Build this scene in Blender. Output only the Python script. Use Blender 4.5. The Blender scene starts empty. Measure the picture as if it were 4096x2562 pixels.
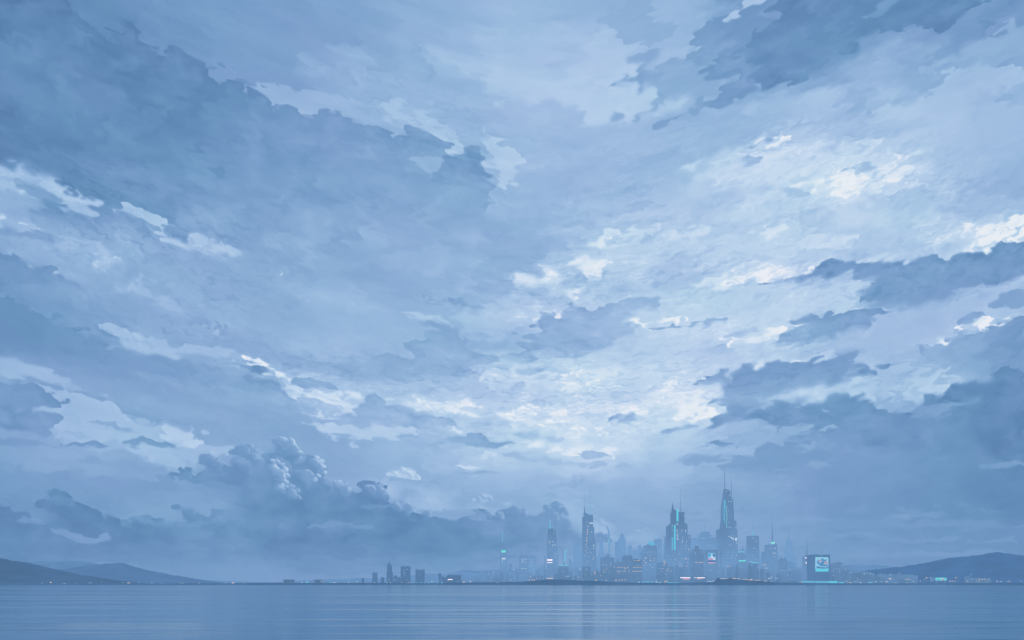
import bpy, math, random
import numpy as np
random.seed(7)
scene = bpy.context.scene
# ------------------------------------------------------------------ cloud field (procedural, numpy)
# The clouds are laid out in sky directions: (X, Y) below are tangent-plane sky coordinates about due north,
# one unit = 1/FD radian, Y measured down from the top of the sky patch, horizon at HYD.
K = 1.6945
FD = 3413.0 / K
CXD = 2048.0 / K
HYD = 2334.0 / K
STEP = 1.6
gx = np.arange(-120.0, 2540.0, STEP)
gy = np.arange(-90.0, 1400.0, STEP)
GX, GY = np.meshgrid(gx, gy)
GX = GX.astype(np.float32); GY = GY.astype(np.float32)

def _hash(ix, iy, seed):
    h = (ix.astype(np.int64) * 374761393 + iy.astype(np.int64) * 668265263 + seed * 974634777) & 0xFFFFFFFF
    h = ((h ^ (h >> 13)) * 1274126177) & 0xFFFFFFFF
    h = ((h ^ (h >> 16)) * 2246822519) & 0xFFFFFFFF
    return (h ^ (h >> 15)) & 0xFFFFFFFF

def perlin(x, y, seed=0):
    ix = np.floor(x).astype(np.int64); iy = np.floor(y).astype(np.int64)
    fx = (x - ix).astype(np.float32); fy = (y - iy).astype(np.float32)
    u = fx*fx*fx*(fx*(fx*6-15)+10); v = fy*fy*fy*(fy*(fy*6-15)+10)
    def g(dx, dy):
        a = _hash(ix+dx, iy+dy, seed).astype(np.float32) * np.float32(2*math.pi/4294967296.0)
        return np.cos(a)*(fx-dx) + np.sin(a)*(fy-dy)
    a = g(0,0); b = g(1,0); c = g(0,1); d = g(1,1)
    return ((a + u*(b-a)) + v*((c + u*(d-c)) - (a + u*(b-a)))) * 1.5

def fbm(x, y, seed=0, oct=4, gain=.5):
    s = 0; a = 1.0; t = 0
    for o in range(oct):
        s = s + a*perlin(x*(2**o)+o*17.3, y*(2**o)+o*9.1, seed+o*31); t += a; a *= gain
    return s/t*1.6

def worley(x, y, seed=0):
    ix = np.floor(x).astype(np.int64); iy = np.floor(y).astype(np.int64)
    best = np.full(x.shape, 9.0, np.float32)
    for dx in (-1,0,1):
        for dy in (-1,0,1):
            h = _hash(ix+dx, iy+dy, seed)
            px = ix+dx+.15+.7*((h & 0xFFFF)/65535.0); py = iy+dy+.15+.7*((h >> 16)/65535.0)
            best = np.minimum(best, ((px-x)**2+(py-y)**2).astype(np.float32))
    return np.sqrt(best)

def sstep(a, b, x):
    t = np.clip((x-a)/(b-a), 0, 1); return t*t*(3-2*t)

# streamlines of the cloud deck: they run towards the vanishing area above the city
kk = np.interp(GY, [0, 500, 1000, 1400], [.42, .33, .17, .04]).astype(np.float32)
lc = 300*np.logaddexp((GX-1290)/300, -(GX-1290)/300) - 300*math.log(2)
ETA = GY + kk*lc
def flow(lx, ly, seed, oct=4, gain=.5):
    sc = np.interp(GY, [0, 700, 1100, 1380], [1.25, 1.0, .7, .42]).astype(np.float32)
    return fbm(GX/(lx*np.sqrt(sc)), ETA/ly*(1.0) , seed, oct, gain) if ly > 60 else fbm(GX/lx, ETA/ly, seed, oct, gain)

W1X = fbm(GX/90, GY/60, 11, 3); W1Y = fbm(GX/90, GY/60, 23, 3)
W2X = fbm(GX/30, GY/19, 37, 2, .4); W2Y = fbm(GX/30, GY/19, 41, 2, .4)
SOFT = fbm(GX/70, GY/50, 91, 2)
W3X = .6*fbm(GX/11, GY/8, 43, 1); W3Y = .6*fbm(GX/11, GY/8, 47, 1)
ST1 = flow(150, 19, 51, 3, .4)          # streaks
ST2 = flow(60, 11, 67, 2, .4)
ST3 = flow(420, 60, 71, 3)
def bump(f1): return np.sqrt(np.clip(1-f1*f1*1.1, 0, 1))
bwx = GX + 9*W1X; bwy = GY + 9*W1Y
FL1 = fbm((GX+14*W1X)/74, (ETA+8*W1Y)/19, 861, 2, .45)
BL0 = bump(worley(bwx/58, bwy/46, 4)); BL1 = bump(worley(bwx/34, bwy/27, 5)); BL2 = bump(worley(bwx/15, bwy/12, 6)); BL3 = bump(worley(bwx/7, bwy/6, 7))
PUFF = (BL0*.5 + BL1*.55 + BL2*.3 + BL3*.14) - 1.02

# ---- broad tones, read along rows of the sky
cols = np.arange(0, 2401, 200)
rows = [0, 150, 300, 450, 600, 750, 900, 1050, 1200, 1300, 1380]
TG = np.array([
 [.10,.28,.33,.38,.42,.52,.58,.52,.55,.25,.20,.25,.35],
 [.20,.15,.30,.38,.40,.52,.62,.62,.56,.28,.30,.45,.52],
 [.12,.12,.15,.30,.40,.54,.55,.56,.55,.52,.56,.62,.58],
 [.50,.25,.25,.25,.30,.42,.54,.52,.56,.66,.74,.62,.50],
 [.42,.50,.46,.42,.42,.42,.48,.58,.64,.66,.62,.62,.68],
 [.28,.36,.48,.50,.56,.52,.52,.62,.68,.70,.60,.52,.54],
 [.34,.36,.40,.43,.50,.56,.58,.64,.70,.64,.54,.50,.38],
 [.40,.46,.42,.40,.42,.54,.66,.70,.62,.50,.34,.28,.18],
 [.24,.30,.37,.34,.40,.40,.44,.46,.42,.36,.26,.20,.15],
 [.15,.19,.22,.20,.20,.22,.28,.34,.34,.34,.27,.22,.19],
 [.18,.23,.27,.28,.28,.28,.30,.32,.32,.32,.28,.25,.23]])
def grid_tone(X, Y):
    xi = np.clip(X/200, 0, len(cols)-1.001); ix = xi.astype(int); fx = xi-ix; fx = fx*fx*(3-2*fx)
    ri = np.interp(Y, rows, np.arange(len(rows))); ri = np.clip(ri, 0, len(rows)-1.001); iy = ri.astype(int); fy = ri-iy; fy = fy*fy*(3-2*fy)
    a = TG[iy, ix]*(1-fx)+TG[iy, ix+1]*fx; b = TG[iy+1, ix]*(1-fx)+TG[iy+1, ix+1]*fx
    return a*(1-fy)+b*fy
T = grid_tone(GX + 40*W1X + 60*ST3, GY + 30*W1Y + 25*ST3).astype(np.float32)

# painterly flat patches: how busy each region is
busy = np.zeros_like(T)
for (x, y, rx, ry, a) in ((1500,620,420,300,.9),(1950,450,420,180,1.0),(2200,620,300,160,.8),(1300,930,560,150,1.0),(1750,850,450,200,.8),
                          (350,600,420,160,.7),(800,900,350,90,.8),(250,1000,320,120,.5),(1150,400,260,160,.6),(1500,250,350,200,.45),(2100,950,350,120,.6),(600,750,500,200,.45)):
    busy = np.maximum(busy, a*np.exp(-((GX-x)/rx)**2-((GY-y)/ry)**2))
busy = np.clip(busy, .16, 1).astype(np.float32)

def patches(T, n, lx, ly, thr, delta, seed, w=.03, by=True):
    """overlapping veils: each has one clean edge and thins out away from it"""
    for i in range(n):
        f = fbm((GX+22*W1X+9*W2X)/lx, (ETA+12*W1Y+5*W2Y)/ly, seed+i*7, 2, .4)
        m = sstep(0, w, f-thr)*(.25+.75*np.exp(-np.clip(f-thr, 0, None)/.16))
        T = T + (delta if i % 2 == 0 else -delta)*m*(busy if by else 1)
    return T
for (x, y, rx, ry, a) in ((1400,960,330,110,.10),(1800,620,420,200,.05),(2000,430,260,90,.05),(1330,700,240,140,.04),(700,915,220,60,.05)):
    T = T + a*np.exp(-((GX-x)/rx)**2-((GY-y)/ry)**2).astype(np.float32)
slope0 = (kk*np.tanh((GX-1290)/300)).astype(np.float32)
T = patches(T, 4, 260, 80, .14, .060, 101)
T = patches(T, 4, 130, 42, .28, .045, 131)
T = T + .03*ST3 + .005*ST1

SEGS = {}
def chaikin(p, n=1):
    for _ in range(n):
        q = []
        for i in range(len(p)):
            a = p[i]; b = p[(i+1) % len(p)]
            q.append((.8*a[0]+.2*b[0], .8*a[1]+.2*b[1])); q.append((.2*a[0]+.8*b[0], .2*a[1]+.8*b[1]))
        p = q
    return p

def sdf(poly, x, y):
    d2 = np.full(x.shape, 1e12); s = np.zeros(x.shape, bool)
    n = len(poly)
    for i in range(n):
        ax, ay = poly[i]; bx, by = poly[(i+1) % n]
        ex, ey = bx-ax, by-ay; L = ex*ex+ey*ey+1e-9
        t = np.clip(((x-ax)*ex+(y-ay)*ey)/L, 0, 1)
        dx = x-ax-t*ex; dy = y-ay-t*ey
        d2 = np.minimum(d2, dx*dx+dy*dy)
        c = ((ay > y) != (by > y)) & (x < ex*(y-ay)/((by-ay) if abs(by-ay) > 1e-9 else 1e-9)+ax)
        s ^= c
    d = np.sqrt(d2)
    return np.where(s, d, -d)

def bil(A, fx, fy):
    fx = np.clip(fx, 0, A.shape[1]-1.001); fy = np.clip(fy, 0, A.shape[0]-1.001)
    ix = fx.astype(int); iy = fy.astype(int); u = (fx-ix); v = (fy-iy)
    return (A[iy,ix]*(1-u)+A[iy,ix+1]*u)*(1-v)+(A[iy+1,ix]*(1-u)+A[iy+1,ix+1]*u)*v

def tone_max(t): return t if isinstance(t, (int, float)) else max(c[2] for c in t)

def cloud(tone, pts, kind='puff', dirn=(0,-1), wh=1.4, ws=30, amp=None, al=1.0, rim=0.0, grad=0.0, tex=1.0, lit=None):
    """lay one cloud over the tone field. tone: number, or [(x,y,t)...]; wh/ws: edge widths on the lit and the trailing side"""
    global T
    pts = chaikin(pts, 1)
    P = np.array(pts); m = max(40, ws)
    x0, x1, y0, y1 = P[:,0].min()-m, P[:,0].max()+m, P[:,1].min()-m, P[:,1].max()+m
    i0, i1 = np.searchsorted(gx, x0), np.searchsorted(gx, x1); j0, j1 = np.searchsorted(gy, y0), np.searchsorted(gy, y1)
    if i1-i0 < 2 or j1-j0 < 2: return
    sl = (slice(j0, j1), slice(i0, i1))
    size = math.sqrt((x1-x0-2*m)*(y1-y0-2*m))
    cs = 3.0 if size > 60 else 1.6
    cx = np.arange(x0-20, x1+20, cs); cy = np.arange(y0-20, y1+20, cs)
    D = sdf(pts, *np.meshgrid(cx, cy))
    gdy, gdx = np.gradient(D, cs)
    a = amp if amp is not None else min(9.0, 2.0+size*.035)
    X, Y = GX[sl], GY[sl]
    if kind == 'puff':
        wx = X + a*1.3*W2X[sl] + a*.9*W1X[sl] + min(a,4)*.6*W3X[sl]; wy = Y + a*.9*W2Y[sl] + a*.7*W1Y[sl] + min(a,4)*.45*W3Y[sl]
        add = a*(2.6 if a >= 7 else 1.9)*PUFF[sl] + a*.3*ST1[sl]
    elif kind == 'streak':
        wx = X + a*1.6*ST2[sl] + a*.9*W2X[sl] + a*.5*W3X[sl]; wy = Y + a*.5*W2Y[sl] + a*.5*ST1[sl] + a*.25*W3Y[sl]
        add = a*.9*ST1[sl] + a*.8*ST2[sl]
    else:                                   # 'rag'
        wx = X + a*2.4*W2X[sl] + a*1.5*W1X[sl] + a*1.2*ST2[sl] + a*.9*W3X[sl]; wy = Y + a*1.3*W2Y[sl] + a*.6*W1Y[sl] + a*.45*W3Y[sl]
        add = a*.9*ST2[sl] + a*.6*PUFF[sl] + a*.3*ST1[sl]
    if lit is None: lit = tone_max(tone) >= .78
    if lit: wx = wx + 13*W2X[sl]; wy = wy + 4.5*W2Y[sl] - slope0[sl]*13*W2X[sl]
    fx = (wx-cx[0])/cs; fy = (wy-cy[0])/cs
    d = bil(D, fx, fy) + add
    nx = -bil(gdx, fx, fy); ny = -bil(gdy, fx, fy)
    dl = math.hypot(*dirn)
    k = sstep(-.35, .35, (nx*dirn[0]+ny*dirn[1])/dl) if dl > 0 else np.ones(X.shape)
    d = d + (1-k)*a*1.6*ST1[sl] if dl > 0 else d
    if size > 60: d = d + min(a, 6)*1.9*FL1[sl]
    if size > 70: k = k*(.66+.34*sstep(-.3, .1, SOFT[sl]))      # the edge is crisp in places and feathered in others
    w = ws + (wh-ws)*k
    A = sstep(-.5*wh, w, d)
    if isinstance(tone, (int, float)): t = np.full(X.shape, float(tone))
    else:
        num = 0; den = 0
        for (px, py, pt) in tone:
            wgt = 1/(((X-px)**2+(Y-py)**2)/1e4+.15)**1.6
            num = num+wgt*pt; den = den+wgt
        t = num/den
    t = t + tex*(.008*ST1[sl] + .020*ST3[sl] + .004*ST2[sl])
    if grad == 0 and kind == 'puff' and size > 60 and not tone_max(tone) >= .6: grad = .055
    if grad: t = t + grad*(1-np.exp(-np.clip(d,0,None)/30.0)) + (.045*SOFT[sl]+.04*W1Y[sl]+.10*PUFF[sl])*np.clip(d/22, 0, 1)
    if lit is None: lit = tone_max(tone) >= .78
    if lit:                                 # thin bright cloud: glows into what is around it and breaks up into flakes
        glow = np.exp(-(np.clip(-d, 0, None)/(10+size*.10))**1.3)
        T[sl] = T[sl] + np.clip(t-T[sl], 0, None)*.20*glow
        fr = fbm((X+9*W2X[sl])/34, (ETA[sl]+5*W2Y[sl])/10, 811, 2, .4) + .2*W2Y[sl]
        A = A*(.22+.78*sstep(-.16, -.08, fr + .6*np.clip(d/(6+size*.08), -1, 1) - .30))
        A = A*(.82+.18*sstep(.0, .06, fr))
    base = T[sl]
    out = base*(1-A*al) + t*A*al
    if rim:
        r = np.exp(-((d+1.2)/1.5)**2)*k*sstep(-.15, .35, W2X[sl]+.4*W1X[sl])
        out = out + rim*r
    T[sl] = out

def puffs(lst, lo, hi, light=(.75,-.66), al=.9, sharp=1.3, edge=.45):
    """heaped cloud heads, each a rounded lobe lit from one side"""
    global T
    for (cx, cy, r) in lst:
        m = r*1.6+6
        i0, i1 = np.searchsorted(gx, cx-m), np.searchsorted(gx, cx+m); j0, j1 = np.searchsorted(gy, cy-m), np.searchsorted(gy, cy+m)
        sl = (slice(j0, j1), slice(i0, i1)); X = GX[sl]+3.2*W2X[sl]+1.6*W3X[sl]; Y = GY[sl]+3.0*W2Y[sl]+1.4*W3Y[sl]
        dx = (X-cx)/r; dy = (Y-cy)/(r*.9); rr = np.sqrt(dx*dx+dy*dy)+1e-6
        d = (1-rr)*r + 2.2*(BL3[sl]-.6) + 3.0*(BL2[sl]-.6)
        q = (dx*light[0]+dy*light[1])/rr
        k = sstep(-.6, .5, q)
        w = r*1.1+(sharp-r*1.1)*k
        A = sstep(-.4, w, d)*al*(.35+.65*k)
        f = edge*sstep(-.1, 1.0, dx*light[0]+dy*light[1]+.3*W2X[sl]) + (1-edge)*sstep(.55, .95, dx*light[0]+dy*light[1]+.22*W2X[sl]+.2*W3X[sl])
        t = lo-.02+(hi-lo+.08)*f
        T[sl] = T[sl]*(1-A)+t*A
# ------------------------------------------------------------------ the clouds, back to front
# pale veils
cloud([(1200,180,.68),(1350,200,.70),(1450,250,.72),(1400,120,.66)], [(1132,171),(1159,137),(1187,123),(1241,137),(1275,144),(1310,167),(1344,150),(1371,130),(1395,75),(1467,72),(1549,113),(1640,103),(1680,150),(1640,240),(1520,290),(1378,307),(1385,267),(1337,239),(1296,236),(1268,246),(1265,267),(1251,260),(1248,243),(1217,229),(1197,236),(1197,249),(1176,246),(1169,226),(1139,219),(1152,205)], 'puff', (-.6,.5), 9, 60, amp=5, al=.85)
cloud(.44, [(947,89),(968,85),(985,92),(1005,113),(1002,147),(1019,157),(1019,178),(995,198),(961,191),(961,219),(947,226),(981,256),(960,273),(934,236),(900,226),(916,239),(865,267),(817,263),(760,240),(690,180),(683,137),(714,118),(752,120),(779,103),(826,113),(860,110),(879,120),(913,126),(940,109)], 'puff', (.9,-.3), 1.5, 60, amp=5)
cloud(.47, [(1405,44),(1433,20),(1480,-30),(1560,-30),(1549,20),(1583,51),(1593,72),(1552,103),(1497,106),(1463,89),(1429,75)], 'rag', (0,1), 2, 30, amp=5, al=.8)
cloud([(650,215,.50),(760,250,.56),(900,280,.52),(1040,340,.62)], [(588,202),(615,198),(735,212),(820,236),(900,230),(957,195),(1016,232),(1036,273),(1036,314),(1100,345),(1087,380),(1016,345),(981,330),(913,330),(886,310),(831,310),(780,280),(704,283),(660,270),(636,243)], 'rag', (0,-1), 1.6, 16, amp=5, tex=2)
cloud(.64, [(900,226),(934,236),(981,256),(1000,262),(1050,300),(1100,350),(1087,372),(1050,345),(990,305),(944,300),(925,290),(905,262),(880,255)], 'rag', (1,-.4), 1.6, 10, amp=5, al=.8)
cloud(.70, [(1139,307),(1152,304),(1166,325),(1241,372),(1225,400),(1207,413),(1190,451),(1159,427),(1166,410),(1139,386),(1125,362)], 'rag', (1,0), 2.5, 30, amp=6, al=.85)
# upper left: the great dark bank
cloud([(0,0,.08),(200,60,.12),(300,200,.11),(120,160,.20),(0,250,.10),(130,330,.12),(380,180,.14),(400,300,.12),(520,210,.16),(420,420,.24),(270,260,.21),(600,330,.25),(650,450,.30),(800,330,.30),(850,430,.31),(1000,450,.34),(1120,430,.37),(900,560,.41),(1000,620,.45),(1150,600,.46),(200,430,.18),(700,560,.42),(500,520,.36),(300,440,.25)],
 [(-60,-60),(150,-40),(160,44),(164,30),(191,48),(222,62),(241,92),(236,104),(219,101),(256,118),(249,106),(273,101),(268,80),(285,68),(308,65),(333,72),(340,88),(364,106),(362,120),(345,118),(359,135),(386,140),(384,124),(413,118),(444,126),(453,147),(478,154),(502,185),(500,200),(520,205),(540,188),(564,202),(581,219),(601,214),(625,222),(636,243),(639,258),(658,261),(673,251),(697,256),(704,273),(741,278),(748,261),(786,261),(810,270),(823,294),(831,304),(848,290),(886,294),(913,318),(915,328),(934,340),(946,314),(954,304),(981,302),(1016,321),(1019,333),(1043,342),(1057,355),(1057,369),(1077,366),(1087,372),(1089,355),(1104,347),(1128,355),(1140,372),(1135,386),(1152,395),(1166,415),(1157,427),(1156,441),(1152,470),(1158,500),(1140,520),(1150,560),(1190,600),(1215,640),(1225,660),(1228,676),(1159,689),(1115,696),(1101,735),(1050,703),(1067,704),(1050,689),(1009,682),(988,668),(913,664),(882,662),(838,628),(797,606),(760,640),(700,640),(653,627),(612,610),(581,617),(547,576),(500,560),(461,555),(410,560),(386,535),(400,533),(359,511),(331,494),(294,487),(260,480),(232,484),(208,471),(198,444),(178,458),(154,441),(130,417),(96,420),(51,386),(0,395),(-60,370)],
 'puff', (.35,-1), 1.5, 26, amp=7, rim=.07, grad=.03)
cloud(.155, [(164,30),(191,48),(222,62),(241,92),(236,104),(256,118),(300,100),(268,80),(308,65),(340,88),(364,106),(362,120),(386,140),(384,124),(413,118),(444,126),(478,154),(502,185),(514,208),(513,226),(492,236),(450,250),(380,240),(300,200),(200,140),(120,60)], 'puff', (.8,-.3), 1.6, 80, amp=6, al=.8)
cloud(.26, [(-40,100),(40,60),(60,80),(100,110),(130,145),(110,150),(60,110),(20,118),(40,160),(90,190),(150,240),(200,330),(100,300),(20,260),(-40,230)], 'rag', (.6,-.6), 1.6, 60, amp=5, al=.7)
cloud(.22, [(215,220),(230,210),(255,215),(290,240),(350,260),(420,290),(370,340),(290,320),(250,270),(220,240)], 'rag', (-.7,-.6), 1.6, 70, amp=4, al=.6)
cloud(.34, [(940,330),(1010,340),(1043,350),(1057,372),(1040,380),(1020,392),(985,385),(975,370),(955,372),(935,360)], 'puff', (-1,1), 2, 30, amp=4, al=.5)
cloud(.52, [(962,380),(985,372),(1010,368),(1040,376),(1040,395),(1030,412),(1010,414),(985,392)], 'puff', (.4,-1), 2, 8, amp=4, al=.9)
cloud(.24, [(1038,385),(1045,372),(1062,366),(1089,372),(1090,356),(1104,347),(1128,355),(1140,372),(1135,386),(1152,395),(1166,415),(1157,427),(1150,441),(1110,450),(1070,440),(1045,410)], 'puff', (.7,-.9), 1.5, 60, amp=5, al=.75, rim=.05)
cloud([(1180,560,.46),(1250,600,.46),(1320,560,.54)], [(1150,480),(1230,500),(1330,540),(1350,590),(1290,610),(1258,648),(1234,665),(1234,679),(1180,685),(1130,640),(1120,560)], 'streak', (0,1), 2, 60, amp=6, al=.8)
# inner shading of the bank
cloud(.44, [(872,470),(905,485),(928,505),(920,520),(930,535),(900,530),(885,500)], 'rag', (1,-.4), 2, 40, amp=5, al=.6)
cloud(.46, [(940,535),(975,530),(1020,548),(1025,560),(1000,575),(970,570),(950,552)], 'rag', (0,-1), 2, 20, amp=5, al=.6)
cloud(.52, [(1120,450),(1160,445),(1190,460),(1185,490),(1200,520),(1170,530),(1140,525),(1150,490),(1135,465)], 'puff', (1,0), 2, 40, amp=6, al=.6)
cloud(.36, [(1010,700),(1040,712),(1075,700),(1100,715),(1130,735),(1105,738),(1060,716),(1025,716)], 'rag', (0,-1), 1.5, 10, amp=4, al=.8)
# stray scraps over the upper edge
for p in ([(226,40),(245,35),(260,42),(275,56),(262,62),(245,60)], [(384,106),(402,112),(388,112)], [(503,146),(520,145),(540,160),(532,168),(515,160)],
          [(545,160),(565,170),(555,170)], [(550,182),(572,185),(595,200),(610,202),(575,204),(560,196)], [(485,154),(510,160),(500,165)], [(372,100),(398,112),(380,106)],[(340,84),(352,90),(350,98)]):
    cloud(.26, p, 'rag', (0,0), 1.4, 3, amp=2.5)
# left, below the bank
cloud(.66, [(-40,392),(0,395),(51,386),(96,420),(130,417),(154,441),(178,458),(198,444),(208,471),(240,486),(215,503),(180,490),(120,470),(70,440),(40,425),(0,420),(-40,415)], 'rag', (.3,-1), 1.4, 26, amp=4, tex=2.5, rim=.05)
cloud(.84, [(-30,415),(15,424),(35,440),(55,450),(72,464),(50,457),(28,446),(0,430),(-30,424)], 'rag', (0,0), 1.4, 4, amp=2.5)
cloud(.40, [(20,432),(60,438),(100,452),(150,470),(180,490),(140,482),(80,468),(40,452)], 'streak', (0,-1), 1.6, 10, amp=4)
cloud(.70, [(125,470),(190,470),(215,500),(195,515),(140,500)], 'rag', (0,-1), 3, 20, amp=5, al=.7)
cloud(.82, [(-30,498),(0,500),(18,508),(22,520),(45,540),(63,548),(35,540),(0,525),(-30,520)], 'rag', (0,0), 1.4, 4, amp=3)
cloud(.80, [(48,523),(80,532),(108,550),(92,548),(70,540)], 'rag', (0,0), 1.4, 4, amp=2.5)
cloud(.38, [(-40,525),(20,535),(45,545),(110,552),(140,575),(100,582),(40,570),(-40,560)], 'streak', (.3,-1), 1.5, 22, amp=5)
cloud(.58, [(150,545),(200,545),(230,575),(255,600),(245,615),(215,610),(170,600),(130,590)], 'streak', (.4,-.6), 2.5, 30, amp=6, al=.8)
cloud(.70, [(380,572),(420,565),(461,560),(500,566),(547,580),(560,600),(580,617),(560,625),(500,610),(440,600),(400,590)], 'rag', (0,-1), 1.8, 24, amp=6, al=.85)
cloud(.70, [(290,485),(330,494),(359,511),(386,520),(398,534),(386,540),(410,560),(370,560),(330,535),(295,510)], 'rag', (.4,-1), 1.8, 20, amp=5, al=.8)
cloud(.42, [(560,600),(600,608),(640,622),(680,632),(740,640),(770,662),(720,650),(660,634),(600,618)], 'streak', (0,-1), 1.5, 16, amp=5, al=.9)
cloud(.82, [(640,646),(655,642),(668,640),(672,646),(660,653),(648,650)], 'rag', (0,0), 1.4, 3, amp=2)
cloud(.55, [(-40,580),(20,600),(60,610),(90,630),(110,640),(160,660),(210,672),(190,640),(150,630),(120,620),(80,600)], 'streak', (0,1), 1.6, 20, amp=5, al=.4)
cloud([(0,640,.20),(100,660,.26),(160,670,.32)], [(-60,592),(0,596),(30,606),(48,613),(62,632),(90,640),(84,636),(100,636),(118,634),(130,645),(142,658),(150,664),(175,662),(200,676),(230,684),(190,682),(130,690),(100,682),(60,690),(-60,700)], 'puff', (.4,-1), 1.4, 26, amp=5, rim=.20)
cloud(.86, [(222,590),(240,600),(240,612),(262,620),(270,630),(250,622),(236,616),(238,604)], 'rag', (0,0), 1.4, 3, amp=1.6, al=.5)
cloud(.82, [(230,622),(250,624),(262,640),(244,634)], 'rag', (0,0), 1.4, 3, amp=1.6, al=.7)
cloud(.78, [(255,610),(278,608),(283,616),(268,618)], 'rag', (0,0), 1.4, 3, amp=2)
cloud(.80, [(286,678),(310,672),(318,680),(296,684)], 'rag', (0,0), 1.4, 3, amp=2)
cloud(.60, [(300,640),(360,670),(420,700),(470,745),(500,770),(430,750),(380,730),(320,700),(280,680),(320,672)], 'streak', (.3,-1), 2, 30, amp=7, al=.8)
cloud(.40, [(430,742),(470,748),(530,770),(560,800),(520,790),(480,776),(440,760)], 'rag', (.3,-1), 1.5, 14, amp=5)
cloud(.44, [(400,710),(440,720),(480,745),(470,760),(430,742)], 'streak', (0,-1), 2, 16, amp=5, al=.7)
cloud([(20,780,.22),(200,800,.27),(350,850,.33),(550,870,.38)], [(-60,690),(0,700),(60,716),(100,740),(164,760),(219,781),(260,798),(280,805),(253,815),(297,825),(342,836),(386,846),(450,856),(540,858),(600,864),(650,885),(700,915),(640,940),(400,930),(200,890),(80,870),(-60,850)], 'streak', (.35,-1), 1.5, 60, amp=6, rim=.05)
cloud(.58, [(230,782),(250,768),(300,770),(380,800),(430,820),(500,812),(547,830),(564,848),(500,853),(400,848),(345,834),(300,820),(250,812),(280,805)], 'streak', (.2,-1), 1.8, 14, amp=5)
cloud(.44, [(530,806),(560,800),(640,825),(740,850),(860,880),(900,900),(750,882),(620,862),(560,840)], 'rag', (.2,-1), 1.6, 20, amp=6)
cloud(.62, [(470,780),(505,770),(535,790),(530,806),(495,800)], 'rag', (1,0), 2, 16, amp=4, al=.8)
# left lights low
cloud(.56, [(-40,838),(10,840),(40,855),(110,870),(170,900),(200,915),(150,915),(90,905),(30,900),(-40,900)], 'rag', (0,-1), 1.6, 20, amp=5, al=.9)
cloud([(100,960,.55),(300,1000,.60),(400,1030,.60),(450,1070,.56)], [(60,905),(130,910),(200,930),(270,945),(300,985),(400,1000),(470,1025),(500,1050),(550,1068),(520,1100),(460,1115),(400,1118),(300,1075),(180,1060),(100,1030),(70,985)], 'rag', (0,-1), 3, 30, amp=8, al=.95)
cloud([(0,930,.27),(120,940,.22),(200,955,.30)], [(-40,902),(0,905),(34,915),(51,909),(79,912),(99,926),(113,940),(125,934),(130,942),(143,948),(171,944),(205,959),(200,964),(164,955),(140,954),(120,960),(60,958),(-40,956)], 'puff', (.3,-1), 1.4, 8, amp=4)
cloud([(0,1000,.22),(120,1000,.30)], [(-40,948),(20,955),(41,975),(46,968),(60,963),(76,970),(84,990),(92,985),(105,980),(122,982),(140,993),(143,1005),(165,1015),(200,1020),(120,1022),(60,1018),(-40,1012)], 'puff', (.3,-1), 1.4, 10, amp=4)
cloud(.31, [(-40,1034),(0,1035),(60,1037),(110,1050),(170,1054),(205,1044),(225,1040),(240,1047),(265,1052),(240,1062),(200,1058),(120,1060),(60,1056),(-40,1052)], 'rag', (0,-1), 1.4, 12, amp=3)
cloud(.34, [(276,1046),(300,1038),(318,1038),(335,1032),(358,1040),(410,1050),(450,1060),(380,1056),(300,1056)], 'rag', (0,-1), 1.4, 8, amp=3)
cloud(.42, [(210,1000),(225,988),(240,998),(270,998),(300,1010),(330,1022),(290,1026),(240,1010)], 'rag', (0,-1), 1.4, 12, amp=3, al=.8)
cloud(.34, [(270,965),(310,968),(400,990),(450,1000),(430,1010),(350,1000),(300,990)], 'streak', (0,-1), 2, 20, amp=5, al=.7)
cloud(.70, [(372,1036),(395,1020),(430,1012),(465,1022),(450,1036),(480,1040),(492,1048),(478,1056),(430,1052),(390,1048)], 'rag', (.3,-1), 1.5, 8, amp=4)
cloud(.36, [(90,1085),(200,1075),(280,1092),(330,1100),(400,1115),(380,1122),(280,1112),(160,1100)], 'streak', (0,-1), 3, 20, amp=5, al=.7)
cloud([(200,1130,.31),(30,1100,.30)], [(-60,1092),(40,1092),(60,1108),(120,1112),(200,1115),(300,1120),(420,1135),(460,1180),(300,1200),(100,1180),(-60,1180)], 'streak', (0,-1), 3, 60, amp=6, al=.7)
cloud(.55, [(30,1086),(50,1095),(40,1098),(25,1092)], 'rag', (0,0), 2, 6, amp=2, al=.35)
for p in ([(150,918),(180,922),(215,945),(250,952),(285,950),(260,944),(200,925)],):
    cloud(.36, p, 'rag', (0,-1), 1.4, 8, amp=3)
# centre: light and dark scud
cloud(.90, [(563,852),(600,853),(640,862),(665,882),(700,888),(735,900),(725,905),(672,905),(648,893),(610,882),(575,868)], 'rag', (0,0), 1.4, 6, amp=4)
cloud(.34, [(566,866),(590,862),(612,862),(640,876),(655,885),(630,888),(600,890),(575,880)], 'puff', (0,-1), 1.4, 6, amp=3)
cloud([(700,925,.80),(790,935,.82)], [(640,888),(680,900),(720,912),(797,925),(850,935),(900,945),(860,965),(797,966),(740,955),(690,938),(660,915)], 'rag', (0,-1), 2, 20, amp=5, tex=2)
cloud(.42, [(680,898),(700,893),(720,895),(770,905),(780,903),(800,910),(830,915),(780,922),(740,918),(700,912)], 'puff', (0,-1), 1.4, 6, amp=3)
cloud(.40, [(540,885),(600,888),(640,900),(680,925),(700,950),(660,945),(600,930),(540,915)], 'streak', (.2,-1), 2, 30, amp=5)
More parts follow.
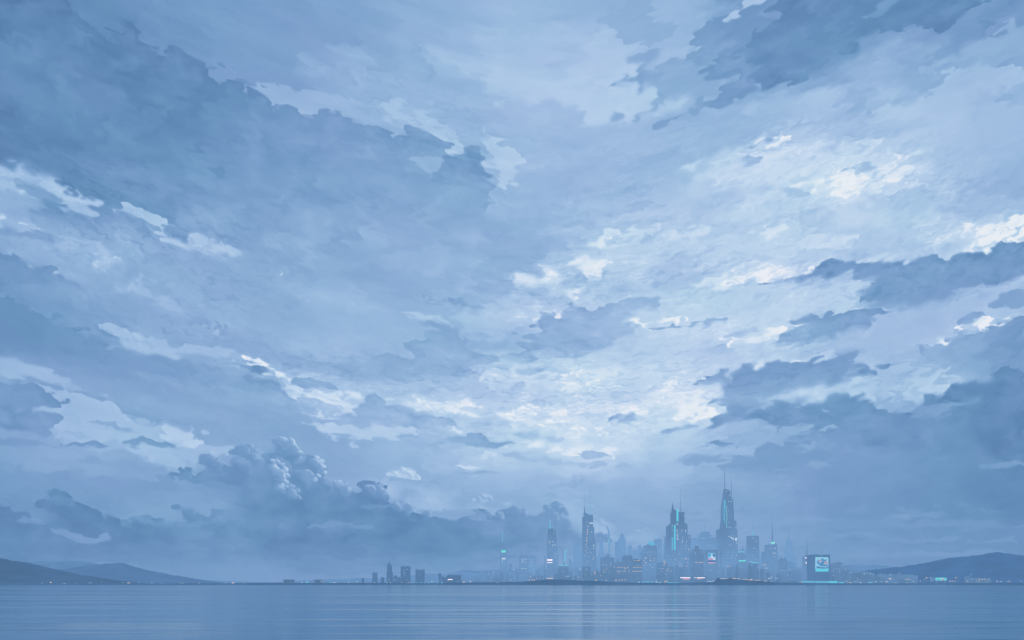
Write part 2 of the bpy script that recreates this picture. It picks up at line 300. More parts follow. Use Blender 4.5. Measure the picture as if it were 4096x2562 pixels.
cloud([(1000,820,.40),(960,850,.42),(870,860,.46)], [(961,818),(968,808),(1002,801),(1016,788),(1006,790),(998,778),(1003,766),(1015,761),(1033,766),(1043,774),(1063,772),(1072,784),(1087,802),(1108,805),(1098,818),(1139,829),(1173,846),(1190,853),(1166,866),(1139,877),(1104,883),(1036,886),(900,886),(831,862),(790,850),(770,838),(830,838),(880,836),(906,841),(920,838),(934,841),(947,849),(975,849),(963,838)], 'puff', (-.2,-1), 1.5, 18, amp=5)
cloud(.46, [(1104,771),(1115,766),(1142,764),(1166,771),(1173,784),(1156,798),(1130,802),(1110,790)], 'puff', (0,-1), 1.6, 14, amp=5)
cloud(.74, [(950,740),(975,734),(1000,740),(1050,755),(1060,770),(1020,762),(990,760)], 'rag', (0,-1), 2, 12, amp=5, al=.7)
cloud(.66, [(1060,715),(1100,738),(1140,722),(1180,705),(1230,700),(1250,760),(1200,810),(1110,806),(1080,775),(1070,745)], 'rag', (0,-1), 2, 30, amp=6, al=.8)
cloud(.88, [(1210,655),(1227,648),(1245,652),(1265,638),(1282,626),(1295,632),(1309,639),(1325,640),(1337,651),(1340,672),(1320,682),(1299,680),(1275,672),(1255,684),(1235,676)], 'rag', (0,0), 1.6, 10, amp=6)
cloud(.90, [(1344,625),(1361,606),(1390,602),(1412,607),(1429,624),(1425,650),(1410,660),(1392,652),(1361,640)], 'rag', (0,0), 1.6, 16, amp=6)
cloud(.46, [(1240,630),(1260,620),(1290,632),(1280,648),(1262,658),(1250,650)], 'puff', (0,0), 1.6, 6, amp=3, al=.7)
cloud(.54, [(1338,679),(1344,658),(1352,648),(1365,645),(1380,650),(1390,658),(1390,668),(1370,678),(1355,682)], 'puff', (0,-1), 1.5, 8, amp=3)
cloud(.92, [(1305,690),(1330,684),(1371,679),(1380,695),(1374,708),(1350,712),(1333,703),(1315,697)], 'rag', (0,0), 1.4, 6, amp=5)
cloud(.60, [(1313,700),(1330,693),(1340,705),(1322,712)], 'puff', (0,0), 1.4, 5, amp=3, al=.9)
cloud(.92, [(1241,713),(1262,716),(1275,714),(1300,735),(1320,740),(1336,748),(1312,750),(1289,742),(1262,727)], 'rag', (0,0), 1.4, 5, amp=4)
cloud(.97, [(1205,752),(1225,747),(1248,750),(1230,755)], 'streak', (0,0), 1.3, 3, amp=2)
cloud(.95, [(1255,758),(1272,745),(1270,762)], 'rag', (0,0), 1.3, 3, amp=2)
cloud([(1300,800,.38),(1400,760,.46),(1500,740,.50),(1480,790,.50)], [(1265,775),(1268,760),(1275,749),(1292,743),(1315,747),(1335,748),(1330,733),(1340,726),(1360,724),(1378,726),(1395,735),(1420,728),(1446,716),(1480,712),(1515,700),(1566,712),(1555,735),(1510,748),(1480,765),(1500,780),(1473,800),(1429,812),(1410,835),(1361,852),(1300,845),(1207,848),(1190,842),(1220,832),(1241,819),(1227,810),(1232,798),(1255,792),(1262,788)], 'puff', (-.4,-1), 1.5, 26, amp=6, rim=.05)
cloud([(1490,620,.78),(1540,580,.76),(1600,560,.80)], [(1405,573),(1443,556),(1480,545),(1549,540),(1640,525),(1720,545),(1640,590),(1560,620),(1500,640),(1440,640),(1425,610),(1440,595)], 'rag', (-.5,-.6), 1.6, 40, amp=7, tex=3)
cloud(.90, [(1405,573),(1425,560),(1443,556),(1455,570),(1448,585),(1439,597),(1425,590)], 'rag', (0,0), 1.4, 8, amp=5)
cloud(.60, [(1500,640),(1560,625),(1620,640),(1650,680),(1600,700),(1540,690),(1500,670)], 'rag', (0,-1), 2, 30, amp=6, al=.6)
cloud(.95, [(1467,764),(1490,757),(1508,750),(1520,762),(1545,754),(1583,757),(1610,762),(1585,770),(1569,778),(1540,772),(1500,770)], 'rag', (0,0), 1.4, 6, amp=5)
cloud(.50, [(1540,775),(1580,768),(1640,768),(1670,762),(1700,755),(1640,775),(1590,780)], 'rag', (0,-1), 1.4, 6, amp=3)
cloud(.55, [(1640,770),(1670,755),(1690,760),(1760,745),(1700,765),(1650,776)], 'puff', (0,-1), 1.4, 8, amp=3)
# centre belt of light
cloud([(1200,900,.80),(1400,905,.84),(1550,900,.80)], [(1120,892),(1170,870),(1230,868),(1300,880),(1380,862),(1430,868),(1500,872),(1580,880),(1640,905),(1560,925),(1440,918),(1350,930),(1250,912),(1150,908)], 'rag', (0,0), 2, 40, amp=9, tex=2, al=.8)
cloud(.92, [(1340,885),(1380,872),(1410,866),(1440,873),(1472,870),(1450,885),(1460,895),(1420,898),(1390,905),(1360,892)], 'rag', (0,0), 1.4, 10, amp=6)
cloud(.90, [(920,940),(1036,938),(1100,950),(1139,966),(1145,976),(1098,986),(1043,983),(990,980),(955,962)], 'rag', (0,0), 1.6, 16, amp=6)
cloud(.80, [(780,957),(830,958),(856,966),(850,985),(790,990)], 'rag', (0,0), 1.6, 8, amp=4)
cloud([(870,950,.42),(940,970,.48),(1040,1000,.50)], [(845,962),(853,952),(856,940),(869,934),(882,938),(890,934),(913,938),(923,950),(920,957),(947,957),(966,967),(964,977),(988,984),(1010,980),(1036,981),(1060,992),(1091,1001),(1070,1018),(1002,1015),(960,1005),(880,998),(760,995),(700,990),(760,978),(810,984),(855,980)], 'puff', (0,-1), 1.4, 10, amp=5)
cloud(.72, [(700,1000),(780,1000),(830,1008),(900,1000),(960,1010),(985,1025),(930,1040),(880,1035),(830,1045),(760,1020)], 'rag', (0,0), 1.8, 14, amp=6, al=.85)
cloud(.45, [(640,985),(700,975),(760,985),(800,1000),(760,1006),(700,996)], 'streak', (0,-1), 1.6, 14, amp=4, al=.8)
cloud(.78, [(720,965),(770,970),(810,990),(780,994),(740,985)], 'rag', (0,0), 1.6, 8, amp=4, al=.8)
cloud(.90, [(1185,900),(1200,935),(1215,945),(1225,955),(1205,955),(1190,930)], 'rag', (0,0), 1.6, 12, amp=5, al=.3)
cloud([(1250,970,.94),(1300,1010,.96),(1270,1030,.80),(1400,1020,.92)], [(1180,985),(1200,975),(1215,980),(1221,970),(1232,962),(1245,955),(1262,956),(1279,967),(1272,985),(1285,995),(1306,988),(1325,993),(1337,1003),(1330,1013),(1350,1015),(1374,1010),(1385,1020),(1450,1022),(1497,1030),(1440,1040),(1350,1045),(1290,1038),(1248,1024),(1222,1010),(1195,1000)], 'puff', (.2,-1), 1.4, 16, amp=5, tex=1.5)
cloud(.80, [(1225,975),(1250,970),(1270,985),(1275,1000),(1250,1005),(1235,990)], 'puff', (0,-1), 1.6, 8, amp=4, al=.7)
cloud(.62, [(1225,1030),(1245,1020),(1270,1024),(1280,1035),(1262,1042),(1235,1040)], 'puff', (0,-1), 1.5, 8, amp=3)
cloud(.52, [(1280,1036),(1300,1028),(1315,1038),(1330,1026),(1345,1038),(1320,1046),(1290,1044)], 'puff', (0,-1), 1.5, 6, amp=3, al=.8)
cloud([(1250,1055,.90),(1320,1060,.96),(1420,1070,.88)], [(1200,1052),(1224,1047),(1258,1044),(1292,1042),(1330,1052),(1357,1052),(1391,1063),(1410,1056),(1445,1062),(1480,1070),(1520,1072),(1470,1080),(1439,1085),(1398,1087),(1357,1082),(1303,1073),(1258,1062)], 'rag', (0,0), 1.4, 8, amp=4)
cloud(.52, [(1338,1078),(1352,1074),(1364,1066),(1380,1061),(1392,1065),(1406,1063),(1418,1070),(1446,1074),(1470,1080),(1430,1082),(1400,1086),(1372,1080)], 'rag', (0,-1), 1.6, 12, amp=4, al=.85)
cloud(.42, [(1020,1042),(1070,1036),(1090,1030),(1108,1032),(1114,1024),(1130,1022),(1142,1030),(1170,1034),(1150,1042),(1225,1048),(1180,1056),(1115,1054),(1060,1046)], 'puff', (0,-1), 1.4, 8, amp=3)
cloud(.44, [(935,1028),(960,1024),(990,1030),(1000,1038),(960,1040)], 'rag', (0,-1), 1.4, 8, amp=3)
cloud(.84, [(1040,1018),(1070,1012),(1105,1016),(1085,1024),(1060,1028)], 'rag', (0,0), 1.4, 5, amp=3)
cloud(.55, [(1180,1070),(1250,1068),(1300,1080),(1380,1090),(1460,1092),(1540,1100),(1440,1115),(1300,1105),(1200,1100)], 'streak', (0,-1), 2, 30, amp=6, al=.8)
cloud(.78, [(1020,1107),(1060,1098),(1085,1092),(1110,1095),(1170,1098),(1140,1108),(1090,1108),(1050,1108)], 'rag', (0,-1), 1.4, 6, amp=3, al=.9)
cloud(.80, [(1095,1078),(1120,1070),(1140,1062),(1160,1070),(1180,1078),(1140,1084)], 'rag', (0,-1), 1.4, 5, amp=3, al=.8)
cloud(.42, [(1050,1122),(1100,1112),(1150,1108),(1200,1118),(1150,1124),(1095,1126)], 'streak', (0,-1), 1.6, 10, amp=3, al=.7)
# right of centre lights
cloud([(1440,955,.88),(1550,940,.90)], [(1380,977),(1395,970),(1405,960),(1414,952),(1426,947),(1439,958),(1455,962),(1467,957),(1490,945),(1515,930),(1530,905),(1566,905),(1600,925),(1640,936),(1640,974),(1600,985),(1549,984),(1510,994),(1480,985),(1446,988),(1419,974)], 'rag', (0,0), 1.6, 20, amp=6, tex=1.5)
cloud(.52, [(1420,1005),(1435,992),(1446,984),(1474,977),(1501,984),(1530,994),(1500,1000),(1470,1004)], 'puff', (0,-1), 1.5, 8, amp=4)
cloud(.80, [(1500,992),(1560,985),(1620,1000),(1680,1005),(1600,1020),(1520,1022),(1470,1024)], 'rag', (0,0), 1.8, 16, amp=5, al=.8)
cloud(.46, [(1565,1018),(1590,1008),(1625,1003),(1660,1008),(1600,1016),(1560,1028)], 'rag', (0,-1), 1.4, 5, amp=3)
cloud([(1620,925,.93),(1640,970,.96)], [(1591,935),(1613,922),(1632,915),(1659,926),(1700,918),(1706,930),(1690,945),(1700,962),(1717,962),(1700,979),(1683,993),(1650,1003),(1591,1003),(1570,980),(1570,950)], 'rag', (0,0), 1.5, 12, amp=5)
# upper right dark mass
cloud([(1500,150,.40),(1600,180,.36),(1680,200,.36),(1600,240,.42)], [(1449,201),(1457,191),(1463,176),(1474,177),(1478,186),(1494,171),(1511,157),(1491,157),(1492,140),(1504,128),(1518,124),(1532,124),(1549,117),(1571,121),(1567,140),(1554,154),(1576,143),(1593,133),(1623,128),(1660,110),(1740,120),(1760,200),(1680,250),(1623,243),(1583,248),(1549,266),(1520,280),(1501,291),(1470,305),(1488,288),(1510,272),(1525,258),(1527,250),(1538,240),(1559,234),(1545,222),(1531,222),(1510,236),(1496,230),(1500,216),(1508,212),(1497,205),(1473,212),(1460,206)], 'puff', (-.8,-.2), 1.5, 40, amp=4, rim=.05)
cloud(.36, [(1432,290),(1440,280),(1446,272),(1458,266),(1470,270),(1466,278),(1450,286)], 'puff', (0,0), 1.4, 4, amp=3)
cloud(.50, [(1500,330),(1560,310),(1640,290),(1700,270),(1760,262),(1700,290),(1620,312),(1560,328)], 'streak', (0,-1), 1.5, 16, amp=5, al=.8)
cloud([(1650,110,.36),(1750,60,.28),(1700,140,.36)], [(1625,96),(1635,75),(1652,61),(1690,38),(1711,31),(1741,31),(1765,10),(1810,-40),(1900,-40),(1900,60),(1803,100),(1734,110),(1700,130),(1670,128),(1659,126),(1629,124),(1640,105)], 'rag', (-.8,-.3), 1.5, 40, amp=5, rim=.05)
cloud([(1680,380,.52),(1800,320,.50),(1600,380,.55)], [(1580,362),(1620,345),(1659,331),(1700,322),(1741,318),(1790,310),(1827,301),(1880,292),(1936,284),(1998,267),(1946,290),(1875,311),(1830,330),(1782,345),(1752,349),(1687,379),(1591,407),(1540,420),(1540,380)], 'streak', (0,-1), 1.5, 10, amp=5)
cloud([(2060,180,.44),(1900,250,.52),(2150,120,.38),(2300,40,.24),(2100,240,.50)], [(1700,240),(1800,200),(1900,190),(2000,120),(2090,70),(2250,30),(2330,-40),(2460,-40),(2440,-10),(2370,40),(2300,95),(2274,113),(2268,130),(2223,137),(2189,154),(2175,168),(2165,181),(2186,184),(2191,202),(2175,222),(2158,236),(2127,246),(2100,251),(2066,256),(2039,275),(2000,290),(1900,300),(1780,290)], 'puff', (.5,1), 1.5, 70, amp=6, rim=.06)
cloud([(1780,60,.17),(1900,60,.10),(1850,150,.13),(2050,20,.12),(2250,10,.13),(1730,180,.25),(1920,170,.24),(2200,40,.15),(1640,260,.36)], [(1786,85),(1784,65),(1810,51),(1837,31),(1815,10),(1810,-60),(2430,-60),(2340,-5),(2300,20),(2274,34),(2250,61),(2215,66),(2186,72),(2179,55),(2160,58),(2145,61),(2124,75),(2105,84),(2093,85),(2083,68),(2063,68),(2045,80),(2028,92),(2032,106),(2020,118),(2001,123),(1977,130),(1980,138),(1953,157),(1933,157),(1909,167),(1922,174),(1915,188),(1898,196),(1880,196),(1864,207),(1857,196),(1844,191),(1820,200),(1796,205),(1803,188),(1782,198),(1779,215),(1775,222),(1758,234),(1731,236),(1715,245),(1697,243),(1666,253),(1640,264),(1622,270),(1601,277),(1625,260),(1632,243),(1638,232),(1652,229),(1670,239),(1690,230),(1707,219),(1712,205),(1738,191),(1731,178),(1704,176),(1687,185),(1670,178),(1668,165),(1673,152),(1697,154),(1698,140),(1705,126),(1734,106),(1750,108),(1762,113),(1780,104)], 'puff', (-.5,.4), 1.5, 20, amp=5, rim=.05)
cloud(.36, [(2040,45),(2060,30),(2075,10),(2100,-20),(2160,-20),(2120,0),(2100,18),(2090,30),(2060,40)], 'rag', (0,1), 1.6, 10, amp=4, al=.9)
cloud(.36, [(1800,28),(1815,10),(1835,25),(1850,20),(1850,32),(1825,45),(1795,50)], 'rag', (0,0), 1.6, 10, amp=4, al=.8)
cloud(.62, [(1745,20),(1760,-10),(1800,-20),(1790,5),(1770,22),(1750,28),(1725,48),(1710,50),(1730,32)], 'rag', (0,0), 1.6, 6, amp=4)
for p in ([(1425,295),(1440,275),(1452,265),(1462,272),(1450,285)], [(1552,290),(1575,282),(1600,270),(1590,282),(1565,300),(1545,310)],[(1625,255),(1650,228),(1665,235),(1645,262)]):
    cloud(.40, p, 'puff', (0,0), 1.5, 4, amp=3)
cloud([(1600,350,.50),(1540,390,.52)], [(1435,415),(1460,400),(1485,385),(1520,365),(1560,355),(1600,345),(1640,352),(1620,380),(1560,395),(1500,410),(1470,418)], 'streak', (-.3,-1), 1.5, 14, amp=5, al=.9)
cloud(.56, [(1455,440),(1480,430),(1510,418),(1500,432),(1470,444)], 'streak', (0,0), 1.5, 6, amp=3)
cloud(.82, [(1635,407),(1660,385),(1694,372),(1740,358),(1796,349),(1860,355),(1933,342),(2000,330),(2080,340),(2130,360),(2160,400),(2140,450),(2060,480),(1900,470),(1780,480),(1700,470),(1640,450)], 'rag', (-.2,-1), 1.8, 50, amp=8, tex=3.5, al=.75)
cloud(.68, [(2039,278),(2060,262),(2100,255),(2130,250),(2165,238),(2200,205),(2230,170),(2280,150),(2330,150),(2400,150),(2440,200),(2380,240),(2290,290),(2200,320),(2100,320),(2050,300)], 'rag', (-.4,-.6), 1.8, 60, amp=7, al=.7)
cloud(.55, [(2189,154),(2223,137),(2250,135),(2290,110),(2330,80),(2417,40),(2450,100),(2417,150),(2320,160),(2240,165),(2170,190),(2165,180)], 'rag', (-.4,-.4), 2, 40, amp=6, al=.8)
for p, t in (([(2205,182),(2225,170),(2222,185),(2208,192)], .50), ([(2360,230),(2375,218),(2395,220),(2388,240),(2375,250)], .50), ([(2320,150),(2345,130),(2360,140),(2340,162)], .50), ([(2298,275),(2320,258),(2340,260),(2320,280)], .56),
             ([(1747,390),(1770,372),(1795,368),(1790,382),(1760,398),(1735,405)], .56), ([(1890,378),(1910,364),(1920,378),(1900,382)], .66), ([(2145,405),(2168,400),(2150,420),(2130,425)], .60)):
    cloud(t, p, 'rag', (0,0), 1.5, 5, amp=3)
cloud(.95, [(1782,345),(1795,332),(1810,326),(1835,322),(1858,318),(1878,321),(1868,335),(1861,347),(1844,349),(1820,340),(1795,346)], 'rag', (0,0), 1.3, 5, amp=3)
cloud(.98, [(1824,324),(1836,312),(1852,303),(1876,297),(1855,306),(1840,316),(1832,326)], 'streak', (0,0), 1.2, 2, amp=1)
cloud(.48, [(1755,345),(1800,336),(1840,325),(1815,338),(1780,348)], 'streak', (0,0), 1.3, 3, amp=2)
cloud([(1950,430,.96),(2100,430,.92)], [(1890,425),(1920,412),(1950,403),(1990,410),(2032,407),(2069,390),(2090,378),(2117,372),(2138,383),(2165,400),(2130,412),(2100,425),(2086,430),(2069,444),(2100,450),(2090,462),(2035,465),(2001,475),(1967,454),(1940,450),(1919,444),(1885,450),(1871,440)], 'rag', (0,0), 1.5, 14, amp=7, tex=2)
cloud(.62, [(2000,405),(2030,390),(2060,380),(2075,392),(2050,402),(2020,414)], 'rag', (0,0), 1.5, 6, amp=4, al=.9)
cloud(.60, [(1830,452),(1850,443),(1870,448),(1910,455),(1925,465),(1890,468),(1850,466)], 'puff', (0,-1), 1.5, 12, amp=4, al=.8)
cloud(.55, [(2020,480),(2040,462),(2090,455),(2200,440),(2250,470),(2230,500),(2140,530),(2040,520)], 'streak', (0,-1), 2.5, 50, amp=6, al=.5)
cloud(.56, [(2210,500),(2230,482),(2260,478),(2300,475),(2417,465),(2450,480),(2450,505),(2380,515),(2300,530),(2250,525),(2215,520)], 'streak', (-.3,-1), 2, 30, amp=6, al=.8)
# right middle lights
cloud(.98, [(2298,556),(2320,545),(2329,537),(2345,528),(2374,518),(2417,505),(2450,500),(2450,575),(2417,569),(2387,566),(2363,580),(2343,597),(2320,602),(2302,600),(2274,590),(2310,584),(2326,578),(2290,570)], 'rag', (0,0), 1.5, 10, amp=5)
cloud(.93, [(2203,566),(2222,558),(2240,552),(2255,540),(2271,532),(2295,532),(2290,545),(2295,555),(2270,560),(2257,570),(2230,572)], 'rag', (0,0), 1.4, 6, amp=4)
cloud(.92, [(2165,528),(2185,524),(2210,516),(2215,520),(2195,532),(2175,536)], 'rag', (0,0), 1.4, 5, amp=3)
cloud(.88, [(1775,555),(1795,548),(1817,533),(1832,542),(1852,545),(1830,562),(1810,568),(1815,580),(1780,578),(1790,560)], 'rag', (0,0), 1.5, 8, amp=5)
cloud(.84, [(1830,590),(1880,566),(1930,558),(1960,548),(2000,545),(2015,560),(1985,580),(1930,585),(1900,600),(1850,610)], 'rag', (0,0), 1.5, 14, amp=7, al=.85)
cloud(.95, [(1740,645),(1770,632),(1800,622),(1810,612),(1837,620),(1850,632),(1880,640),(1905,636),(1960,622),(1975,630),(1930,640),(1899,655),(1871,664),(1837,667),(1803,662),(1760,660)], 'rag', (0,0), 1.5, 8, amp=5)
cloud(.90, [(1656,679),(1675,660),(1694,650),(1728,645),(1750,655),(1779,665),(1760,675),(1728,679),(1690,676)], 'rag', (0,0), 1.4, 8, amp=5, al=.85)
cloud([(1800,720,.76),(1700,740,.74)], [(1650,690),(1750,682),(1850,672),(1930,672),(1990,690),(2020,720),(1980,740),(1900,745),(1820,750),(1740,758),(1660,740)], 'rag', (0,0), 2.5, 40, amp=6, al=.6)
# right dark wedges
cloud([(1980,640,.28),(2100,635,.27),(1900,655,.34)], [(1800,672),(1815,662),(1835,668),(1855,662),(1870,666),(1875,655),(1890,652),(1905,642),(1918,640),(1929,638),(1932,628),(1945,620),(1967,617),(1994,620),(2042,618),(2080,616),(2097,620),(2134,618),(2160,622),(2240,640),(2240,680),(2060,672),(1990,668),(1960,664),(1933,667),(1885,668),(1850,672)], 'puff', (-.3,-1), 1.4, 26, amp=4, rim=.20)
cloud([(2100,700,.27),(2300,650,.22),(2400,620,.22),(2060,720,.32),(2250,620,.27)], [(2020,716),(2030,700),(2025,690),(2034,678),(2049,672),(2070,668),(2110,640),(2134,620),(2151,610),(2186,604),(2210,602),(2227,610),(2250,612),(2258,603),(2268,600),(2305,596),(2330,602),(2343,597),(2350,585),(2363,578),(2387,566),(2421,569),(2460,565),(2460,640),(2421,648),(2400,668),(2380,682),(2343,682),(2310,690),(2274,699),(2255,706),(2280,708),(2257,718),(2206,723),(2160,732),(2121,740),(2080,745),(2060,735),(2040,726)], 'puff', (-.4,-1), 1.4, 30, amp=5, rim=.20)
cloud([(2000,780,.28),(1850,800,.34),(1900,760,.36)], [(1786,846),(1800,828),(1820,810),(1834,804),(1837,792),(1850,784),(1861,780),(1846,768),(1850,756),(1865,746),(1878,744),(1890,748),(1905,742),(1926,738),(1950,742),(1967,744),(2000,734),(2040,725),(2080,735),(2110,742),(2069,750),(2072,765),(2063,775),(2049,788),(2010,792),(1984,798),(1975,808),(1930,815),(1888,819),(1875,824),(1851,822),(1827,819),(1810,829)], 'puff', (-.4,-1), 1.4, 26, amp=4, rim=.20)
cloud(.72, [(1930,690),(1950,680),(2000,664),(2049,660),(2040,676),(2025,688),(2010,700),(1980,690)], 'rag', (0,0), 1.5, 6, amp=4, al=.8)
cloud([(2150,770,.58),(2250,730,.60)], [(1990,800),(2060,790),(2070,752),(2140,745),(2206,730),(2270,712),(2343,688),(2380,690),(2430,660),(2450,700),(2400,720),(2360,740),(2300,760),(2260,785),(2220,812),(2140,830),(2060,850),(1960,850),(1930,830)], 'rag', (0,0), 2, 20, amp=6, al=.85)
cloud(.46, [(1960,830),(2010,815),(2060,822),(2050,838),(1990,848),(1940,846),(1890,848),(1910,830)], 'rag', (0,-1), 1.6, 14, amp=5, al=.8)
cloud(.38, [(2340,720),(2360,700),(2380,690),(2417,690),(2450,690),(2450,740),(2380,735),(2345,728)], 'rag', (-.5,-1), 1.6, 14, amp=4)
cloud(.36, [(2263,765),(2275,750),(2290,742),(2320,740),(2330,752),(2300,760),(2285,770)], 'puff', (0,-1), 1.4, 6, amp=3)
cloud(.96, [(1704,802),(1741,797),(1765,795),(1789,788),(1775,782),(1795,776),(1817,773),(1838,782),(1861,780),(1850,792),(1837,805),(1800,808),(1780,808),(1762,814),(1735,822),(1715,812)], 'rag', (0,0), 1.4, 5, amp=3)
cloud(.60, [(1720,785),(1750,782),(1790,778),(1780,790),(1745,796),(1722,792)], 'rag', (0,0), 1.4, 4, amp=3)
cloud(.60, [(1680,815),(1720,818),(1745,830),(1720,842),(1680,840),(1650,830)], 'rag', (0,-1), 1.5, 12, amp=4, al=.7)
cloud([(2350,860,.24),(2280,820,.30),(2200,840,.38),(2417,780,.22)], [(2135,835),(2145,815),(2165,810),(2186,812),(2210,818),(2226,820),(2232,800),(2240,790),(2255,782),(2271,778),(2290,786),(2309,783),(2325,772),(2343,761),(2380,752),(2417,745),(2460,740),(2460,960),(2380,930),(2250,900),(2190,870),(2150,852)], 'puff', (-.5,-1), 1.4, 60, amp=5, rim=.20)
cloud(.95, [(2268,782),(2280,768),(2295,760),(2312,752),(2326,750),(2345,758),(2362,760),(2345,768),(2325,776),(2309,787),(2290,780)], 'rag', (0,0), 1.3, 4, amp=3)
cloud(.92, [(2186,816),(2205,812),(2230,804),(2236,790),(2250,780),(2240,796),(2234,812),(2205,818)], 'rag', (0,0), 1.3, 3, amp=2)
cloud(.85, [(2363,750),(2390,744),(2404,740),(2396,748),(2375,754)], 'streak', (0,0), 1.3, 3, amp=2)
# right lower dark banks and the slits of light between them
cloud([(2100,870,.60),(1990,910,.74),(2200,905,.76),(1900,940,.82)], [(1600,900),(1700,870),(1800,850),(1950,830),(2100,840),(2200,870),(2300,895),(2290,915),(2240,940),(2180,965),(2080,950),(1960,965),(1880,970),(1760,960),(1690,955)], 'rag', (0,0), 3, 30, amp=6, al=.7, tex=2)
cloud([(1750,910,.31),(1980,860,.26),(1850,910,.30),(1700,900,.36)], [(1664,907),(1668,895),(1680,885),(1695,884),(1711,878),(1731,890),(1733,878),(1745,866),(1776,861),(1782,870),(1803,872),(1815,862),(1827,858),(1864,852),(1899,850),(1935,862),(1955,856),(1962,842),(1980,832),(2008,829),(2035,840),(2039,856),(2032,873),(2059,876),(2070,884),(2035,894),(2001,897),(1990,908),(1960,915),(1936,914),(1915,922),(1899,921),(1880,932),(1864,935),(1850,942),(1830,945),(1810,960),(1780,975),(1750,985),(1711,972),(1716,962),(1700,962),(1676,957),(1680,945),(1690,938),(1700,924),(1697,917),(1680,915)], 'puff', (-.2,-1), 1.4, 24, amp=5, rim=.20)
cloud(.30, [(2066,868),(2078,860),(2095,855),(2115,860),(2148,857),(2120,866),(2100,876),(2075,874)], 'rag', (0,-1), 1.4, 5, amp=3)
cloud([(2000,990,.23),(2300,950,.14),(2400,850,.17),(2400,1050,.10),(1900,990,.25),(1700,1010,.30),(2200,1000,.20),(1850,1000,.26),(2080,1030,.23)],
 [(1625,1023),(1650,1010),(1670,1003),(1687,1000),(1690,985),(1698,974),(1715,970),(1740,960),(1762,968),(1790,965),(1817,953),(1835,945),(1850,946),(1871,941),(1892,940),(1905,948),(1910,960),(1899,967),(1925,960),(1943,960),(1944,945),(1955,932),(1970,926),(1987,924),(2000,930),(2015,929),(2035,934),(2045,940),(2047,958),(2069,965),(2100,968),(2140,964),(2165,960),(2172,945),(2185,935),(2206,928),(2225,932),(2240,938),(2243,922),(2255,910),(2274,902),(2290,906),(2310,892),(2350,880),(2417,870),(2460,865),(2460,1150),(2300,1100),(2100,1080),(1953,1050),(1920,1060),(1844,1052),(1823,1042),(1796,1042),(1782,1055),(1772,1061),(1755,1064),(1717,1068),(1745,1052),(1813,1030),(1820,1020),(1799,1018),(1782,1010),(1745,1014),(1680,1020)], 'puff', (-.2,-1), 1.4, 50, amp=6, rim=.20, grad=.02)
cloud(.40, [(2180,960),(2250,945),(2330,940),(2300,960),(2230,985),(2180,990),(2100,985),(2060,985),(2100,972)], 'streak', (0,-1), 1.6, 20, amp=5, al=.7)
cloud(.50, [(1700,1035),(1760,1022),(1830,1018),(1880,1012),(1960,1004),(1985,1010),(1940,1022),(1880,1036),(1820,1040),(1780,1062),(1700,1072),(1650,1060)], 'rag', (0,-1), 1.6, 16, amp=5, al=.85)
cloud(.34, [(1670,1055),(1700,1045),(1740,1048),(1720,1052),(1690,1058)], 'rag', (0,-1), 1.4, 4, amp=2)
cloud([(1700,1090,.34),(1850,1080,.30)], [(1590,1075),(1640,1068),(1660,1062),(1690,1066),(1740,1072),(1772,1062),(1785,1050),(1810,1043),(1840,1045),(1890,1046),(2000,1060),(2100,1100),(2000,1160),(1800,1150),(1640,1130)], 'rag', (0,-1), 1.5, 60, amp=5, rim=.06, al=.85)
cloud(.52, [(1640,1100),(1665,1092),(1690,1088),(1730,1083),(1720,1092),(1690,1105),(1650,1110)], 'rag', (0,-1), 1.5, 10, amp=4, al=.8)
# thin bright streaks low on the right
for p, t in (([(1827,1112),(1870,1106),(1905,1101),(1926,1094),(1947,1097),(1985,1096),(1952,1104),(1930,1110),(1900,1107)], .60), ([(1960,1088),(1990,1082),(2020,1086),(2050,1090),(2000,1093)], .46),
             ([(2086,1224),(2130,1218),(2165,1214),(2196,1207),(2227,1212),(2288,1210),(2240,1216),(2203,1225),(2160,1220)], .44), ([(2312,1104),(2340,1097),(2380,1093),(2417,1088),(2450,1088),(2450,1106),(2400,1108),(2350,1106)], .50),
             ([(1780,1236),(1850,1231),(1899,1228),(1960,1222),(2025,1224),(1990,1230),(1950,1234),(1916,1240),(1860,1236)], .46), ([(1950,1262),(2010,1257),(2104,1256),(2080,1266),(2030,1268),(1980,1268)], .42),
             ([(2200,1142),(2260,1137),(2300,1136),(2250,1146)], .36), ([(1990,1150),(2030,1142),(2060,1134),(2040,1146)], .40), ([(1600,1180),(1660,1176),(1690,1180),(1640,1186)], .50), ([(1590,1150),(1640,1142),(1760,1146),(1700,1154)], .42)):
    cloud(t-.06, p, 'rag', (0,-.6), 2.5, 12, amp=3.6, al=.5)
cloud(.20, [(1965,1275),(1990,1270),(2015,1262),(2040,1268),(2070,1274),(2110,1268),(2160,1272),(2230,1282),(2200,1292),(2080,1300),(1980,1292)], 'rag', (0,-1), 1.5, 20, amp=3, al=.7)
